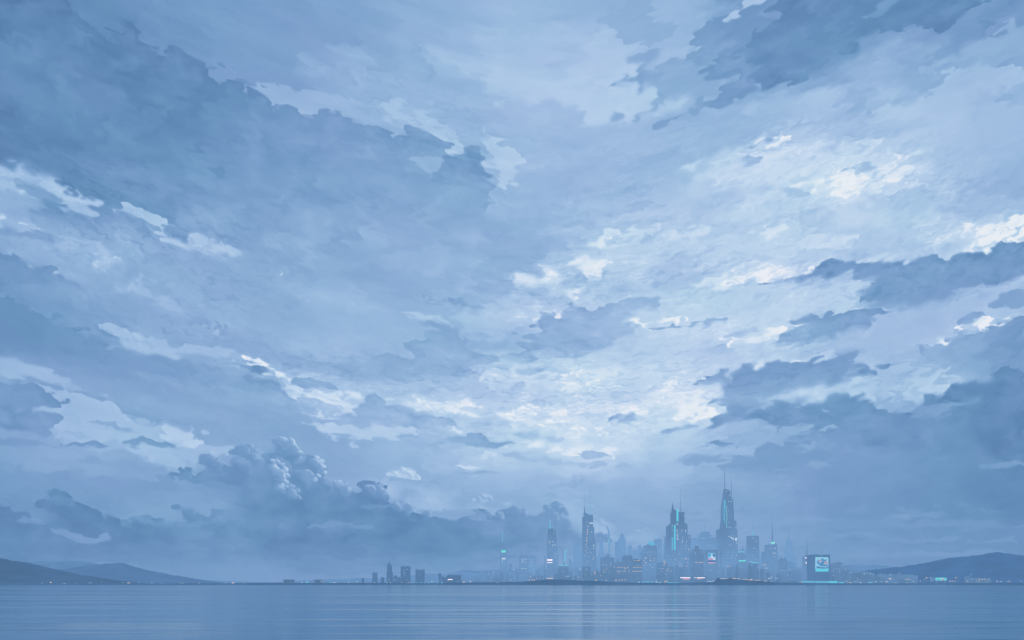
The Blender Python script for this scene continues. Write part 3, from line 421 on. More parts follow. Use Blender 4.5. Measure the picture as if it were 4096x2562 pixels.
# pale haze and cumulus behind the city
cloud([(1330,1180,.48),(1400,1230,.44),(1500,1260,.38),(1280,1180,.46)], [(1250,1186),(1262,1178),(1279,1168),(1290,1172),(1300,1165),(1303,1155),(1315,1146),(1330,1138),(1345,1128),(1361,1124),(1378,1136),(1376,1155),(1384,1180),(1390,1205),(1415,1225),(1440,1232),(1446,1250),(1480,1262),(1500,1250),(1540,1248),(1560,1262),(1560,1300),(1400,1300),(1310,1230),(1286,1203)], 'puff', (0,-1), 1.4, 40, amp=5)
cloud(.54, [(1405,1226),(1425,1226),(1440,1238),(1430,1248),(1410,1240)], 'puff', (0,-1), 1.4, 10, amp=3, al=.8)
cloud(.48, [(1500,1255),(1525,1248),(1545,1252),(1530,1262),(1508,1262)], 'puff', (0,-1), 1.4, 8, amp=3, al=.8)
cloud(.60, [(1325,1140),(1345,1130),(1365,1130),(1372,1145),(1350,1155),(1330,1152)], 'puff', (0,-1), 1.4, 12, amp=3, al=.7)
# the long bank above the horizon and its cumulus tower
cloud([(900,1130,.52),(1000,1160,.44),(1100,1180,.42)], [(860,1140),(905,1128),(960,1132),(970,1140),(1000,1134),(1020,1136),(1040,1148),(1070,1152),(1090,1162),(1110,1172),(1130,1166),(1156,1170),(1166,1190),(1200,1200),(1240,1210),(1180,1240),(1000,1230),(900,1190)], 'puff', (0,-1), 1.5, 40, amp=5, rim=.08)
cloud(.70, [(915,1122),(932,1108),(950,1104),(965,1110),(970,1120),(986,1122),(988,1130),(970,1134),(940,1128)], 'puff', (.2,-1), 1.4, 8, amp=4)
cloud(.60, [(1118,1180),(1135,1168),(1156,1170),(1168,1184),(1150,1186)], 'puff', (.2,-1), 1.4, 10, amp=3)
cloud([(500,1150,.22),(700,1200,.13),(900,1210,.14),(300,1240,.11),(100,1200,.14),(0,1230,.10),(700,1280,.14),(1000,1250,.14),(1200,1240,.20),(1280,1220,.26),(650,1060,.32),(620,1110,.24),(740,1110,.26)],
 [(-60,1185),(0,1189),(20,1193),(30,1205),(44,1210),(61,1210),(72,1228),(96,1236),(88,1215),(68,1187),(85,1190),(106,1182),(109,1168),(118,1160),(130,1160),(150,1165),(167,1172),(178,1186),(195,1190),(205,1205),(236,1220),(240,1212),(253,1208),(273,1211),(287,1225),(307,1234),(312,1225),(330,1221),(359,1227),(393,1229),(417,1230),(409,1216),(412,1202),(420,1194),(436,1196),(451,1194),(465,1206),(474,1213),(492,1213),(499,1204),(512,1206),(526,1206),(523,1193),(513,1186),(490,1184),(468,1182),(461,1165),(440,1155),(422,1145),(410,1128),(395,1124),(407,1116),(420,1121),(424,1110),(434,1112),(444,1114),(455,1118),(470,1117),(466,1097),(472,1081),(480,1077),(492,1076),(510,1080),(524,1094),(545,1092),(540,1073),(548,1060),(560,1053),(574,1050),(601,1059),(612,1068),(628,1068),(627,1049),(636,1037),(653,1032),(680,1035),(697,1049),(707,1062),(709,1076),(714,1086),(735,1080),(752,1088),(763,1102),(765,1124),(776,1136),(790,1132),(803,1136),(815,1145),(826,1155),(840,1158),(848,1148),(872,1138),(885,1140),(900,1148),(912,1160),(917,1183),(935,1186),(961,1189),(971,1206),(985,1205),(1002,1208),(1020,1216),(1036,1223),(1064,1221),(1091,1223),(1110,1214),(1132,1216),(1145,1208),(1156,1206),(1176,1215),(1190,1205),(1207,1197),(1225,1200),(1236,1208),(1250,1222),(1268,1226),(1279,1212),(1280,1198),(1292,1188),(1306,1187),(1325,1193),(1338,1208),(1336,1222),(1350,1240),(1370,1246),(1390,1260),(1430,1262),(1460,1275),(1400,1330),(1000,1350),(500,1340),(0,1320),(-60,1320)],
 'puff', (.2,-1), 1.3, 70, amp=5, rim=.10, grad=-.03)
for t, p in ((.30, [(840,1200),(880,1192),(950,1192),(968,1206),(920,1205),(870,1210)]), (.36, [(1000,1214),(1060,1205),(1100,1210),(1140,1216),(1170,1232),(1120,1235),(1060,1230)]), (.30, [(700,1245),(800,1235),(900,1250),(800,1256)]),
             (.24, [(110,1175),(140,1168),(165,1180),(180,1200),(150,1205),(120,1195)]), (.27, [(310,1228),(340,1222),(360,1232),(420,1238),(500,1225),(540,1230),(460,1250),(360,1245)])):
    cloud(t, p, 'puff', (.3,-1), 1.5, 24, amp=4, al=.6, rim=.04)
cloud(.27, [(113,1251),(140,1250),(164,1254),(191,1258),(215,1264),(239,1261),(256,1271),(240,1278),(220,1284),(205,1285),(178,1283),(157,1272),(130,1262)], 'rag', (0,0), 1.5, 6, amp=3)
cloud(.33, [(60,1215),(90,1225),(100,1235),(120,1240),(90,1244),(60,1235),(30,1225)], 'rag', (0,0), 1.5, 12, amp=4, al=.6)
# low streaky veils over the horizon
for y, t in ((1284,.16),(1306,.18),(1322,.22),(1342,.27)):
    cloud(t, [(-60,y),(200,y-6),(430,y-10),(700,y-6),(900,y-2),(1200,y+4),(1300,y+14),(900,y+16),(500,y+8),(200,y+14),(-60,y+20)], 'streak', (0,-1), 1.8, 30, amp=6, al=.6)
for y, t in ((1205,.30),(1240,.30),(1275,.32),(1310,.32)):
    cloud(t, [(1480,y+6),(1800,y),(2000,y-6),(2250,y-8),(2460,y-4),(2460,y+14),(2100,y+16),(1700,y+18)], 'streak', (0,-1), 2, 30, amp=6, al=.5)

# tear every outline along the streamlines: torn edges, detached shreds
def resample(A, ox, oy): return bil(A, (GX+ox-gx[0])/STEP, (GY+oy-gy[0])/STEP).astype(np.float32)
slope = (-kk*np.tanh((GX-1290)/300)).astype(np.float32)
persp = np.interp(GY, [0, 600, 1100, 1380], [1.15, 1.0, .65, .3]).astype(np.float32)
TEAR = .45+.55*sstep(-.25, .3, fbm(GX/160, GY/110, 711, 2))
heap = 1-np.maximum(np.exp(-((GX-640)/150)**2-((GY-1115)/75)**2)*.85, np.exp(-((GX-560)/700)**2-((GY-1190)/75)**2)*.7)
lnd = (GY-60)*.943-(GX-150)*.333                # distance from the scalloped upper edge of the great bank
heap = heap*(1-.7*np.exp(-(lnd/60)**2)*sstep(1260, 1160, GX))
def along(fx, fy): return (fx, fy+slope*fx)
n1 = fbm(GX/52, ETA/19, 721, 2, .4); n2 = fbm(GX/52, ETA/19, 731, 2, .4); n3 = fbm(GX/20, ETA/8, 741, 1); n4 = fbm(GX/20, ETA/8, 751, 1)
dxx = (32*n1+5*n3)*TEAR*persp*heap; dyy = (8.5*n2+1.6*n4)*TEAR*persp*heap
ox, oy = along(dxx, dyy)
T = resample(T, ox, oy)
def boxblur(A, r):
    for ax in (0, 1):
        P = np.pad(A, [(r+1, r) if i == ax else (0, 0) for i in (0, 1)], mode='edge').cumsum(ax, dtype=np.float64)
        n = A.shape[ax]; A = ((np.take(P, np.arange(2*r+1, 2*r+1+n), ax)-np.take(P, np.arange(0, n), ax))/(2*r+1)).astype(np.float32)
    return A
def settle(A, r, mix=1.0):
    """gather the tone into smooth patches with clean outlines (least-variance neighbourhood mean)"""
    m = boxblur(A, r); v = boxblur(A*A, r)-m*m
    best = None
    for ix, iy in ((r, r), (-r, r), (r, -r), (-r, -r), (r, 0), (-r, 0), (0, r), (0, -r)):
        vv = np.roll(v, (iy, ix), (0, 1)); mm = np.roll(m, (iy, ix), (0, 1))
        if best is None: best = vv.copy(); out = mm.copy()
        else:
            q = vv < best; best = np.where(q, vv, best); out = np.where(q, mm, out)
    return A*(1-mix)+out*mix
T = settle(T, 1, .7)
BT = boxblur(boxblur(T, 7), 7)
T = T + .26*np.clip(T-BT, -.2, .25)*np.clip(.5+busy, 0, 1.2)

# small veils and scraps everywhere, denser where the deck breaks up
quiet = np.clip(busy, .3, 1)
T = T + patches(T*0, 4, 170, 54, .18, .045, 601, .03, False)*quiet
T = T + patches(T*0, 2, 80, 25, .34, .045, 641, .03, False)*np.clip(busy*1.1-.1, .08, 1)
# bright threads and dark shreds clustered where the deck is thin
SF = sstep(-.1, .3, fbm(GX/130, GY/80, 903, 2))*.65
SF = SF*heap
T = T*(1-SF)+boxblur(boxblur(T, 2), 2)*SF          # feathered stretches
SF2 = sstep(.1, .4, fbm(GX/170, GY/110, 907, 2))*.55
SF2 = SF2*heap
T = T*(1-SF2)+boxblur(boxblur(T, 5), 5)*SF2
# lit lobes: broad soft bodies first, then the small crisp heads along the sunward edge
puffs([(668,1068,38),(585,1080,34),(735,1108,30),(650,1115,40),(560,1110,34),(700,1140,34),(660,1160,34),(500,1105,24),(800,1162,26),(885,1172,30),(945,1208,26),(760,1150,26)], .19, .34, al=.75, edge=.8)
puffs([(492,1092,19),(512,1098,13)], .27, .36)
puffs([(440,1128,14),(422,1131,9),(404,1131,7)], .24, .28)
puffs([(660,1052,22),(684,1054,18),(703,1074,13)], .33, .64, edge=.25); puffs([(672,1040,7),(690,1046,8),(700,1058,7),(707,1072,6),(708,1084,5)], .48, .78, edge=.3, al=.7)
puffs([(572,1068,19),(598,1074,17)], .31, .56, edge=.25); puffs([(590,1055,7),(604,1062,7),(613,1073,6)], .42, .68, edge=.3, al=.7)
puffs([(600,1092,22)], .29, .42, edge=.4)
puffs([(742,1102,21),(722,1128,18)], .31, .66, edge=.25); puffs([(746,1082,7),(756,1092,7),(763,1104,6),(765,1117,5),(750,1124,7),(742,1134,6)], .55, .84, edge=.4, al=.8)
puffs([(640,1112,20),(658,1126,18)], .34, .66, edge=.35); puffs([(640,1090,7),(652,1092,8),(663,1100,8),(672,1112,8),(679,1124,6),(676,1137,6),(666,1146,6)], .52, .82, edge=.4, al=.8)
puffs([(655,1158,18),(686,1170,17)], .29, .48, edge=.3); puffs([(676,1150,6),(690,1152,7),(700,1162,7),(707,1175,6)], .38, .58, edge=.4, al=.7)
puffs([(796,1150,16),(816,1160,11)], .32, .56, edge=.3); puffs([(790,1136,5),(802,1138,6),(814,1146,6),(824,1156,5)], .46, .70, edge=.4, al=.7)
puffs([(870,1160,18),(896,1164,14)], .28, .50, edge=.2); puffs([(885,1141,5),(898,1148,6),(908,1160,5)], .42, .64, edge=.4, al=.7)
puffs([(935,1198,14),(960,1202,12),(1004,1218,14)], .26, .42, edge=.3)
puffs([(930,1122,10),(946,1115,13),(962,1122,10),(980,1126,7)], .56, .80, edge=.7)
puffs([(1124,1180,10),(1138,1175,11),(1154,1181,9)], .40, .60)
puffs([(1148,1216,12),(1216,1208,16),(1236,1214,12),(1180,1222,12)], .27, .40)
puffs([(1290,1210,18),(1310,1204,20),(1330,1212,13),(1300,1228,22)], .27, .36, edge=.2)
puffs([(1340,1150,20),(1362,1142,15),(1300,1174,16),(1374,1178,20),(1390,1206,16)], .43, .51, (.2,-1), al=.6)
puffs([(1404,1230,12),(1424,1240,12),(1508,1258,8),(1526,1254,9)], .38, .50, (.2,-1), al=.6)
puffs([(1232,972,13),(1250,966,14),(1266,970,11),(1256,986,14),(1300,1004,14),(1322,1006,14),(1350,1022,11),(1376,1020,11),(1276,1014,13),(1204,986,12)], .80, .99, (.2,-1), .7, edge=.8)
BT = boxblur(boxblur(T, 7), 7)
CL = sstep(-.05, .35, fbm(GX/120, ETA/45, 771, 2))
hot = np.zeros_like(T)
for (x, y, rx, ry, w) in ((1350,935,520,95,1.0),(650,880,220,50,.7),(1300,690,170,90,.8),(1800,650,420,70,.9),(2050,425,260,60,.8),(1850,340,260,50,.5),(2300,560,200,60,.7),(1600,600,300,80,.6),(1780,800,200,50,.7),(2150,915,260,50,.6),(150,430,260,60,.6),(330,560,300,60,.8),(520,690,220,60,.5),(330,790,240,40,.6),(980,300,160,80,.5),(300,800,260,50,.4),(1550,900,200,80,.9)):
    hot = np.maximum(hot, w*np.exp(-((GX-x)/rx)**2-((GY-y)/ry)**2))
f = fbm((GX+12*W2X)/40, (ETA+7*W2Y)/8.5, 781, 2, .4); g = f-.22
T = T + sstep(0, .04, g)*(.4+.6*np.exp(-np.clip(g, 0, None)/.2))*CL*hot*.19*sstep(.35, .6, BT)
f = fbm((GX+12*W2X)/52, (ETA+7*W2Y)/11, 791, 2, .4); T = T - sstep(.30, .35, f)*(1-CL*.6)*hot*.12
f = fbm((GX+6*W2X)/20, (ETA+4*W2Y)/4.4, 797, 2, .4); T = T + sstep(.40, .46, f)*CL*np.clip(hot+.12*busy, 0, 1)*.08*sstep(.33, .55, BT)
T = T - .04*(1-sstep(.5, .8, T))*(1-sstep(1100, 1300, GY)*.9)
T = T - .045*np.exp(-((GX-200)/700)**2-((GY-200)/450)**2) - .02*np.exp(-((GY)/160)**2) - .03*np.exp(-((GX-2400)/200)**2-((GY)/200)**2)
T = T + .005*fbm(GX/4, GY/4, 77, 2)

T = np.clip(T, 0, 1.02)
RT = [0, .1, .2, .3, .4, .5, .6, .7, .8, .9, 1.0]
RR = [85, 97,109,123,137,151,165,178,192,210,232]
RG = [125,137,149,160,172,183,194,204,214,225,236]
RB = [170,182,193,203,212,220,227,232,237,241,244]
hue = fbm(GX/300, ETA/110, 501, 3)
def ramp(t, tab): return np.interp(t, RT, tab)
SR = ramp(T, RR) - 2.6*hue + 1.2; SG = ramp(T, RG) + .6*hue + 1.0; SB = ramp(T, RB) - 1.2*hue + .4
SKY = np.stack([SR, SG, SB], -1)/255.0
SKY = np.clip(SKY, 0, 1)
def s2l(c): return np.where(c <= .04045, c/12.92, ((c+.055)/1.055)**2.4)
# ------------------------------------------------------------------ scene helpers
COL = scene.collection
F = 3413.0          # picture distance in units of the layout coordinates used below (X right, Y down, per metre of distance)
CX, HY, HC = 2048.0, 2334.0, 8.0

def W(X, Y, D):
    """point in the world, in metres, that lies D metres north of the shore viewpoint"""
    return ((X-CX)/F*D, D, HC+(HY-Y)/F*D)
def wx(X, D): return (X-CX)/F*D
def wz(Y, D): return HC+(HY-Y)/F*D

def lin(c, s=1.0): return tuple(float(s2l(np.float64(v/255.0)))*s for v in c)+(1.0,)

def newmat(name):
    m = bpy.data.materials.new(name); m.use_nodes = True
    m.node_tree.nodes.clear()
    return m, m.node_tree.nodes, m.node_tree.links

def glow(name, c, s=1.0):
    m, n, l = newmat(name)
    o = n.new('ShaderNodeOutputMaterial'); e = n.new('ShaderNodeEmission')
    e.inputs[0].default_value = lin(c); e.inputs[1].default_value = s
    l.new(e.outputs[0], o.inputs[0])
    m.cycles.emission_sampling = 'NONE'
    return m

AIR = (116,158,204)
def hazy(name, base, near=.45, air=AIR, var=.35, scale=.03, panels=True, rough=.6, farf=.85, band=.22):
    """evening haze painted into the surface as emission: thickens northward, densest at mid height"""
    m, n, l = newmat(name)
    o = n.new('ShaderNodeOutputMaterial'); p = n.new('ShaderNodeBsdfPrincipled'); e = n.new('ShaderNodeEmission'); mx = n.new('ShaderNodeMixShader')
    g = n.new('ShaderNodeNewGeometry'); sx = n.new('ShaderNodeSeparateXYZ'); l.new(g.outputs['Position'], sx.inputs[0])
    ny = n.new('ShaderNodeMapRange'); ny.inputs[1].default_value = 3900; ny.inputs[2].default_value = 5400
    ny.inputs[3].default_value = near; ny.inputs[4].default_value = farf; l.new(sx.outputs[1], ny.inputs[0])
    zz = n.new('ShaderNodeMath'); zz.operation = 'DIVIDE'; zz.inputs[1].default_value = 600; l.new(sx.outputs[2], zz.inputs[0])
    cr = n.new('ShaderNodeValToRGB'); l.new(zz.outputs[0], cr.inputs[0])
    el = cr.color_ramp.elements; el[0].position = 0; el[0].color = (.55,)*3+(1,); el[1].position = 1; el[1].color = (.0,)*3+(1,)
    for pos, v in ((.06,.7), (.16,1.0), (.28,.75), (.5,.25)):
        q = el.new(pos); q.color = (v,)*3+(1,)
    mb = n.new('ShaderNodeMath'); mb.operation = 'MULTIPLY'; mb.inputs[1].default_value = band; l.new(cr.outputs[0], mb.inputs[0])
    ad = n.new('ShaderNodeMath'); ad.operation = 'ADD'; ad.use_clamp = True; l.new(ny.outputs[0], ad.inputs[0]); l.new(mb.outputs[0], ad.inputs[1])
    # drifting unevenness of the painted haze
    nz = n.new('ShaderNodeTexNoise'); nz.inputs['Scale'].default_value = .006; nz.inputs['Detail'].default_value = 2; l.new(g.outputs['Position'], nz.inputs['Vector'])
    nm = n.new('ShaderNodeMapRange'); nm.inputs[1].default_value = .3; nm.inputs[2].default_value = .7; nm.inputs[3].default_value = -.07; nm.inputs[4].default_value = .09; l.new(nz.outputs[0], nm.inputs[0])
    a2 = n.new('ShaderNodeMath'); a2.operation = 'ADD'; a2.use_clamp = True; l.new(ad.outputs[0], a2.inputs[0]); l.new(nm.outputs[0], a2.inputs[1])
    e.inputs[0].default_value = lin(air); e.inputs[1].default_value = 1.0  # painted airlight: a flat glow that replaces part of the lit surface
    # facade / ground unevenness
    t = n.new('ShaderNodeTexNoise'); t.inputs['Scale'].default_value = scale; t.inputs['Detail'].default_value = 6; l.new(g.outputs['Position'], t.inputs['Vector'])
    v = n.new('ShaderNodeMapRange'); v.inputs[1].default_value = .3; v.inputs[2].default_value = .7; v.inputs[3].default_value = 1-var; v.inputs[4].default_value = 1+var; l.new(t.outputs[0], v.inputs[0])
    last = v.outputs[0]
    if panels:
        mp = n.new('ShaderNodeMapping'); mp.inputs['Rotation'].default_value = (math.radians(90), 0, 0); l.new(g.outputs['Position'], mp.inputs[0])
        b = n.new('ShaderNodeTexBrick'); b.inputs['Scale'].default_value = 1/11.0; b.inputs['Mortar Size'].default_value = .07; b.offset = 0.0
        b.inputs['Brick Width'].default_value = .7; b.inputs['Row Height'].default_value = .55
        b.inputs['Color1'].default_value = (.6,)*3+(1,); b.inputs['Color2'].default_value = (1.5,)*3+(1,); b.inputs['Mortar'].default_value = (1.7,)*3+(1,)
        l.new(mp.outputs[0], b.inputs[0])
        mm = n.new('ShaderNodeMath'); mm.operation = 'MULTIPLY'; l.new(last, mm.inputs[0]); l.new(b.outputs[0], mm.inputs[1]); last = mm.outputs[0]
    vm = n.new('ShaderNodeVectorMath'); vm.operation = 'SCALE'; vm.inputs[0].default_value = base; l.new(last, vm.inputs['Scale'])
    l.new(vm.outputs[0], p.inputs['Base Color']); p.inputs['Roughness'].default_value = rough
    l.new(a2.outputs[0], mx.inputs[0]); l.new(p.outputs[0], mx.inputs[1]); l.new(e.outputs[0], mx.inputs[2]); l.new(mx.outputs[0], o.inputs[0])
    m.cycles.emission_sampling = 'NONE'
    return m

M = {  # the hazy entries carry painted haze glow over their own colour
 'tower': hazy('tower_cladding_hazed', (.03,.08,.14), near=.48, farf=1.08, band=.32),
 'block': hazy('block_cladding_hazed', (.035,.095,.16), near=.44, farf=1.12, band=.22),
 'sign': hazy('sign_frame_hazed', (.02,.06,.11), near=.76, farf=.9, band=.05, air=(98,140,186)),
 'spit': hazy('spit_cladding_hazed', (.02,.06,.11), near=.58, farf=.9, band=.05, air=(100,142,188)),
 'glass': hazy('tinted_glass_wall_hazed', (.03,.08,.14), near=.48, rough=.25, farf=1.08, band=.32),
 'mast': hazy('mast_metal_hazed', (.06,.14,.21), near=.45, panels=False, farf=1.0),
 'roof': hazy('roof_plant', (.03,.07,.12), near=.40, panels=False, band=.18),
 'bank': hazy('shore_scrub_hazed', (.02,.05,.08), near=.62, air=(90,132,178), panels=False, scale=.05, band=.05),
 'bank2': hazy('shore_scrub_dim_hazed', (.05,.07,.07), near=.50, air=(96,138,186), panels=False, scale=.05, band=.05),
 'land': hazy('land_scrub_hazed', (.06,.08,.07), near=.62, air=(106,148,194), panels=False, scale=.02, band=.0, farf=.9),
 'warm': glow('warm_light', (212,200,200)), 'warm2': glow('orange_light', (204,186,180)), 'white': glow('cool_white_light', (188,211,233)),
 'dimw': glow('dim_white_light', (146,182,216)), 'cyan': glow('cyan_neon', (104,202,229)), 'cyan2': glow('soft_cyan_neon', (104,182,219)),
 'teal': glow('teal_light', (120,222,226)), 'pink': glow('pink_light', (238,222,232), 1.5), 'red': glow('rose_light', (190,160,190)),
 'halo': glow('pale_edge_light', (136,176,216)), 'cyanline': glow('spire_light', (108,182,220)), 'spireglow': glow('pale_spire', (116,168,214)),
}

class MB:
    def __init__(s): s.v = []; s.f = []
    def loft(s, rings, cap=True):
        """rings: lists of equal length of (x,y,z)"""
        b = len(s.v); n = len(rings[0])
        for r in rings: s.v += r
        for k in range(len(rings)-1):
            for i in range(n):
                a = b+k*n+i; c = b+k*n+(i+1) % n
                s.f.append((a, c, c+n, a+n))
        if cap:
            s.f.append(tuple(b+i for i in range(n))[::-1]); s.f.append(tuple(b+(len(rings)-1)*n+i for i in range(n)))
    def box(s, x0, x1, y0, y1, z0, z1):
        s.loft([[(x0,y0,z0),(x1,y0,z0),(x1,y1,z0),(x0,y1,z0)], [(x0,y0,z1),(x1,y0,z1),(x1,y1,z1),(x0,y1,z1)]])
    def ring(s, xc, yc, z, hw, hd, kind):
        if kind == 'b': pts = [(-1,-1),(1,-1),(1,1),(-1,1)]
        elif kind == 'o': c = .62; pts = [(-c,-1),(c,-1),(1,-c),(1,c),(c,1),(-c,1),(-1,c),(-1,-c)]
        else: pts = [(math.cos(2*math.pi*i/16), math.sin(2*math.pi*i/16)) for i in range(16)]
        return [(xc+hw*a, yc+hd*b, z) for a, b in pts]
    def tube(s, pts, r0, r1=None, n=6):
        r1 = r0 if r1 is None else r1
        rings = []
        P = [np.array(p, float) for p in pts]
        for i, p in enumerate(P):
            t = (P[min(i+1, len(P)-1)]-P[max(i-1, 0)]); t /= np.linalg.norm(t)+1e-9
            a = np.array((0,1,0.)); u = np.cross(t, a)
            if np.linalg.norm(u) < .05: u = np.cross(t, np.array((1,0,0.)))
            u /= np.linalg.norm(u); v = np.cross(t, u); r = r0+(r1-r0)*i/(len(P)-1)
            rings.append([tuple(p+r*(math.cos(2*math.pi*k/n)*u+math.sin(2*math.pi*k/n)*v)) for k in range(n)])
        s.loft(rings)
    def build(s, name, mat, parent=None, org=None):
        me = bpy.data.meshes.new(name)
        o = org if org is not None else (tuple(parent.location) if parent is not None and org is None else (0,0,0))
        me.from_pydata([(a-o[0], b-o[1], c-o[2]) for a, b, c in s.v], [], s.f); me.update()
        if isinstance(mat, (list, tuple)):
            for q in mat: me.materials.append(q)
        else: me.materials.append(mat)
        ob = bpy.data.objects.new(name, me); COL.objects.link(ob)
        if parent is not None: ob.parent = parent
        else: ob.location = o
        return ob

def tag(o, label=None, cat=None, group=None, kind=None):
    if label: o['label'] = label
    if cat: o['category'] = cat
    if group: o['group'] = group
    if kind: o['kind'] = kind
    return o

class Building:
    """one building: a root at its base, a body of stacked storeys, then masts, lit windows, signs"""
    def __init__(s, name, label, D, xc, cat='tower', group=None, mat='tower'):
        s.D = D; s.mat = M[mat]; s.secs = []
        s.root = bpy.data.objects.new(name, None); COL.objects.link(s.root); s.root.location = (wx(xc, D), D, 1.6)
        tag(s.root, label, cat, group)
    def body(s, secs, name='wall', mat=None, fins=True):
        """secs: (xl0, xr0, yb, xl1, xr1, yt, kind, inset, yt_right)"""
        m = MB(); D = s.D
        for q in secs:
            q = tuple(q)+('b', None, None)[len(q)-6:] if len(q) < 9 else tuple(q)
            xl0, xr0, yb, xl1, xr1, yt, kind, inset, ytr = q
            inset = 0 if inset is None else inset
            w0 = wx(xr0, D)-wx(xl0, D); w1 = wx(xr1, D)-wx(xl1, D)
            hd0 = max(w0*.45, 4); hd1 = max(min(w1*.45, hd0), 1)
            yc = D+inset+hd0
            zb = max(wz(yb, D), 1.5) if yb < 2336 else 1.5; zt = wz(yt, D)
            if kind == 'dome':
                rings = []; xc = (wx(xl0, D)+wx(xr0, D))/2; hw = w0/2
                for k in range(7):
                    a = k/6*math.pi/2; rings.append(m.ring(xc, yc, zb+(zt-zb)*math.sin(a), max(hw*math.cos(a), .3), max(hd0*math.cos(a), .3), 'c'))
                m.loft(rings)
            else:
                r0 = m.ring((wx(xl0, D)+wx(xr0, D))/2, yc, zb, w0/2, hd0, kind); r1 = m.ring((wx(xl1, D)+wx(xr1, D))/2, yc, zt, w1/2, hd1, kind)
                if ytr is not None:
                    zr = wz(ytr, D); xa, xb = wx(xl1, D), wx(xr1, D)
                    r1 = [(x, y, zt+(zr-zt)*(x-xa)/(xb-xa+1e-9)) for x, y, z in r1]
                m.loft([r0, r1])
            s.secs.append((xl0, xr0, yb, xl1, xr1, yt, kind, yc, hd0))
            if fins and kind == 'b' and w0 > 22 and abs(yb-yt) > 14:      # pilasters and a parapet give the wall relief
                k = int(w0/9)
                for i in range(1, k):
                    u = i/k; m.loft([m.ring(wx(xl0+(xr0-xl0)*u, D), D+inset-.35, zb+1, .7, .8, 'b'), m.ring(wx(xl1+(xr1-xl1)*u, D), D+inset-.35+0*(hd0-hd1), zt-2 if ytr is None else min(zt, wz(ytr, D))-2, .7, .8, 'b')])
        s.wall = m.build(name, mat or s.mat, s.root)
        return s
    def front(s, X, Y):
        best = s.D
        for (a, b, yb, c, d, yt, kind, yc, hd) in s.secs:
            if yt-1 <= Y <= yb+1 and min(a, c)-1 <= X <= max(b, d)+1:
                if kind in ('c', 'dome'):
                    h = (b-a)/2; u = min(abs(X-(a+b)/2)/h, .97); y = yc-hd*math.sqrt(1-u*u)
                else: y = yc-hd
                best = min(best, y) if best != s.D else y
        return best
    def box(s, name, X0, X1, Y0, Y1, mat, thick=.8, proud=.5, label=None, parent=None):
        """flat piece on the front face; Y0 upper, Y1 lower"""
        y = s.front((X0+X1)/2, (Y0+Y1)/2)-proud
        m = MB(); D = s.D; m.box(wx(X0, D), wx(X1, D), y-thick, y, wz(Y1, D), wz(Y0, D))
        if parent is not None: o = m.build(name, M[mat], parent, org=tuple(s.root.location))
        else: o = m.build(name, M[mat], s.root)
        if label: o['label'] = label
        return o
    def wins(s, lst, mat='white', w=3, h=2.4, name='lit_window'):
        for q in lst:
            x, y = q[0], q[1]; ww = (q[2] if len(q) > 2 else w)*.9; hh = (q[3] if len(q) > 3 else h)*.85; mm = q[4] if len(q) > 4 else mat
            s.box(name, x-ww/2, x+ww/2, y-hh/2, y+hh/2, mm)
        return s
    def scatter(s, n, x0, x1, y0, y1, mats=('white','warm','dimw'), w=(1.6,3.2), h=(1.6,2.6), seed=1):
        r = random.Random(seed)
        for i in range(n):
            x = x0+(x1-x0)*r.random(); y = y0+(y1-y0)*r.random(); y = y0+round((y-y0)/6)*6
            s.box('lit_window', x, x+r.uniform(*w), y, y+r.uniform(*h), r.choice(mats))
        return s
    def mast(s, X, Yb, Yt, r0=1.6, r1=.35, mat='mast', name='spire', X1=None, dy=4):
        m = MB(); D = s.D; x = wx(X, D); x1 = wx(X1, D) if X1 else x
        ks = 5
        m.tube([(x+(x1-x)*k/ks, D+dy+r0, wz(Yb, D)+(wz(Yt, D)-wz(Yb, D))*k/ks) for k in range(ks+1)], r0, r1)
        return m.build(name, M[mat], s.root)
    def ribbon(s, name, pts, r, mat, proud=1.0):
        m = MB(); D = s.D
        m.tube([(wx(x, D), s.front(x, y)-proud, wz(y, D)) for x, y in pts], r)
        return m.build(name, M[mat], s.root)
    def roofbits(s, bits, mat='roof', name='roof_plant'):
        m = MB(); D = s.D
        for (x0, x1, yb, yt) in bits: m.box(wx(x0, D), wx(x1, D), D+2, D+2+max(3, (x1-x0)*.9), wz(yb, D)-.5, wz(yt, D))
        m.build(name, M[mat], s.root); return s

def T1(x, y): return (1950+x*.2976, 1900+y*.2976)
def T2(x, y): return (2450+x*.3307, 1850+y*.3307)
def T3(x, y): return (2950+x*.3307, 1850+y*.3307)
GB = 2338
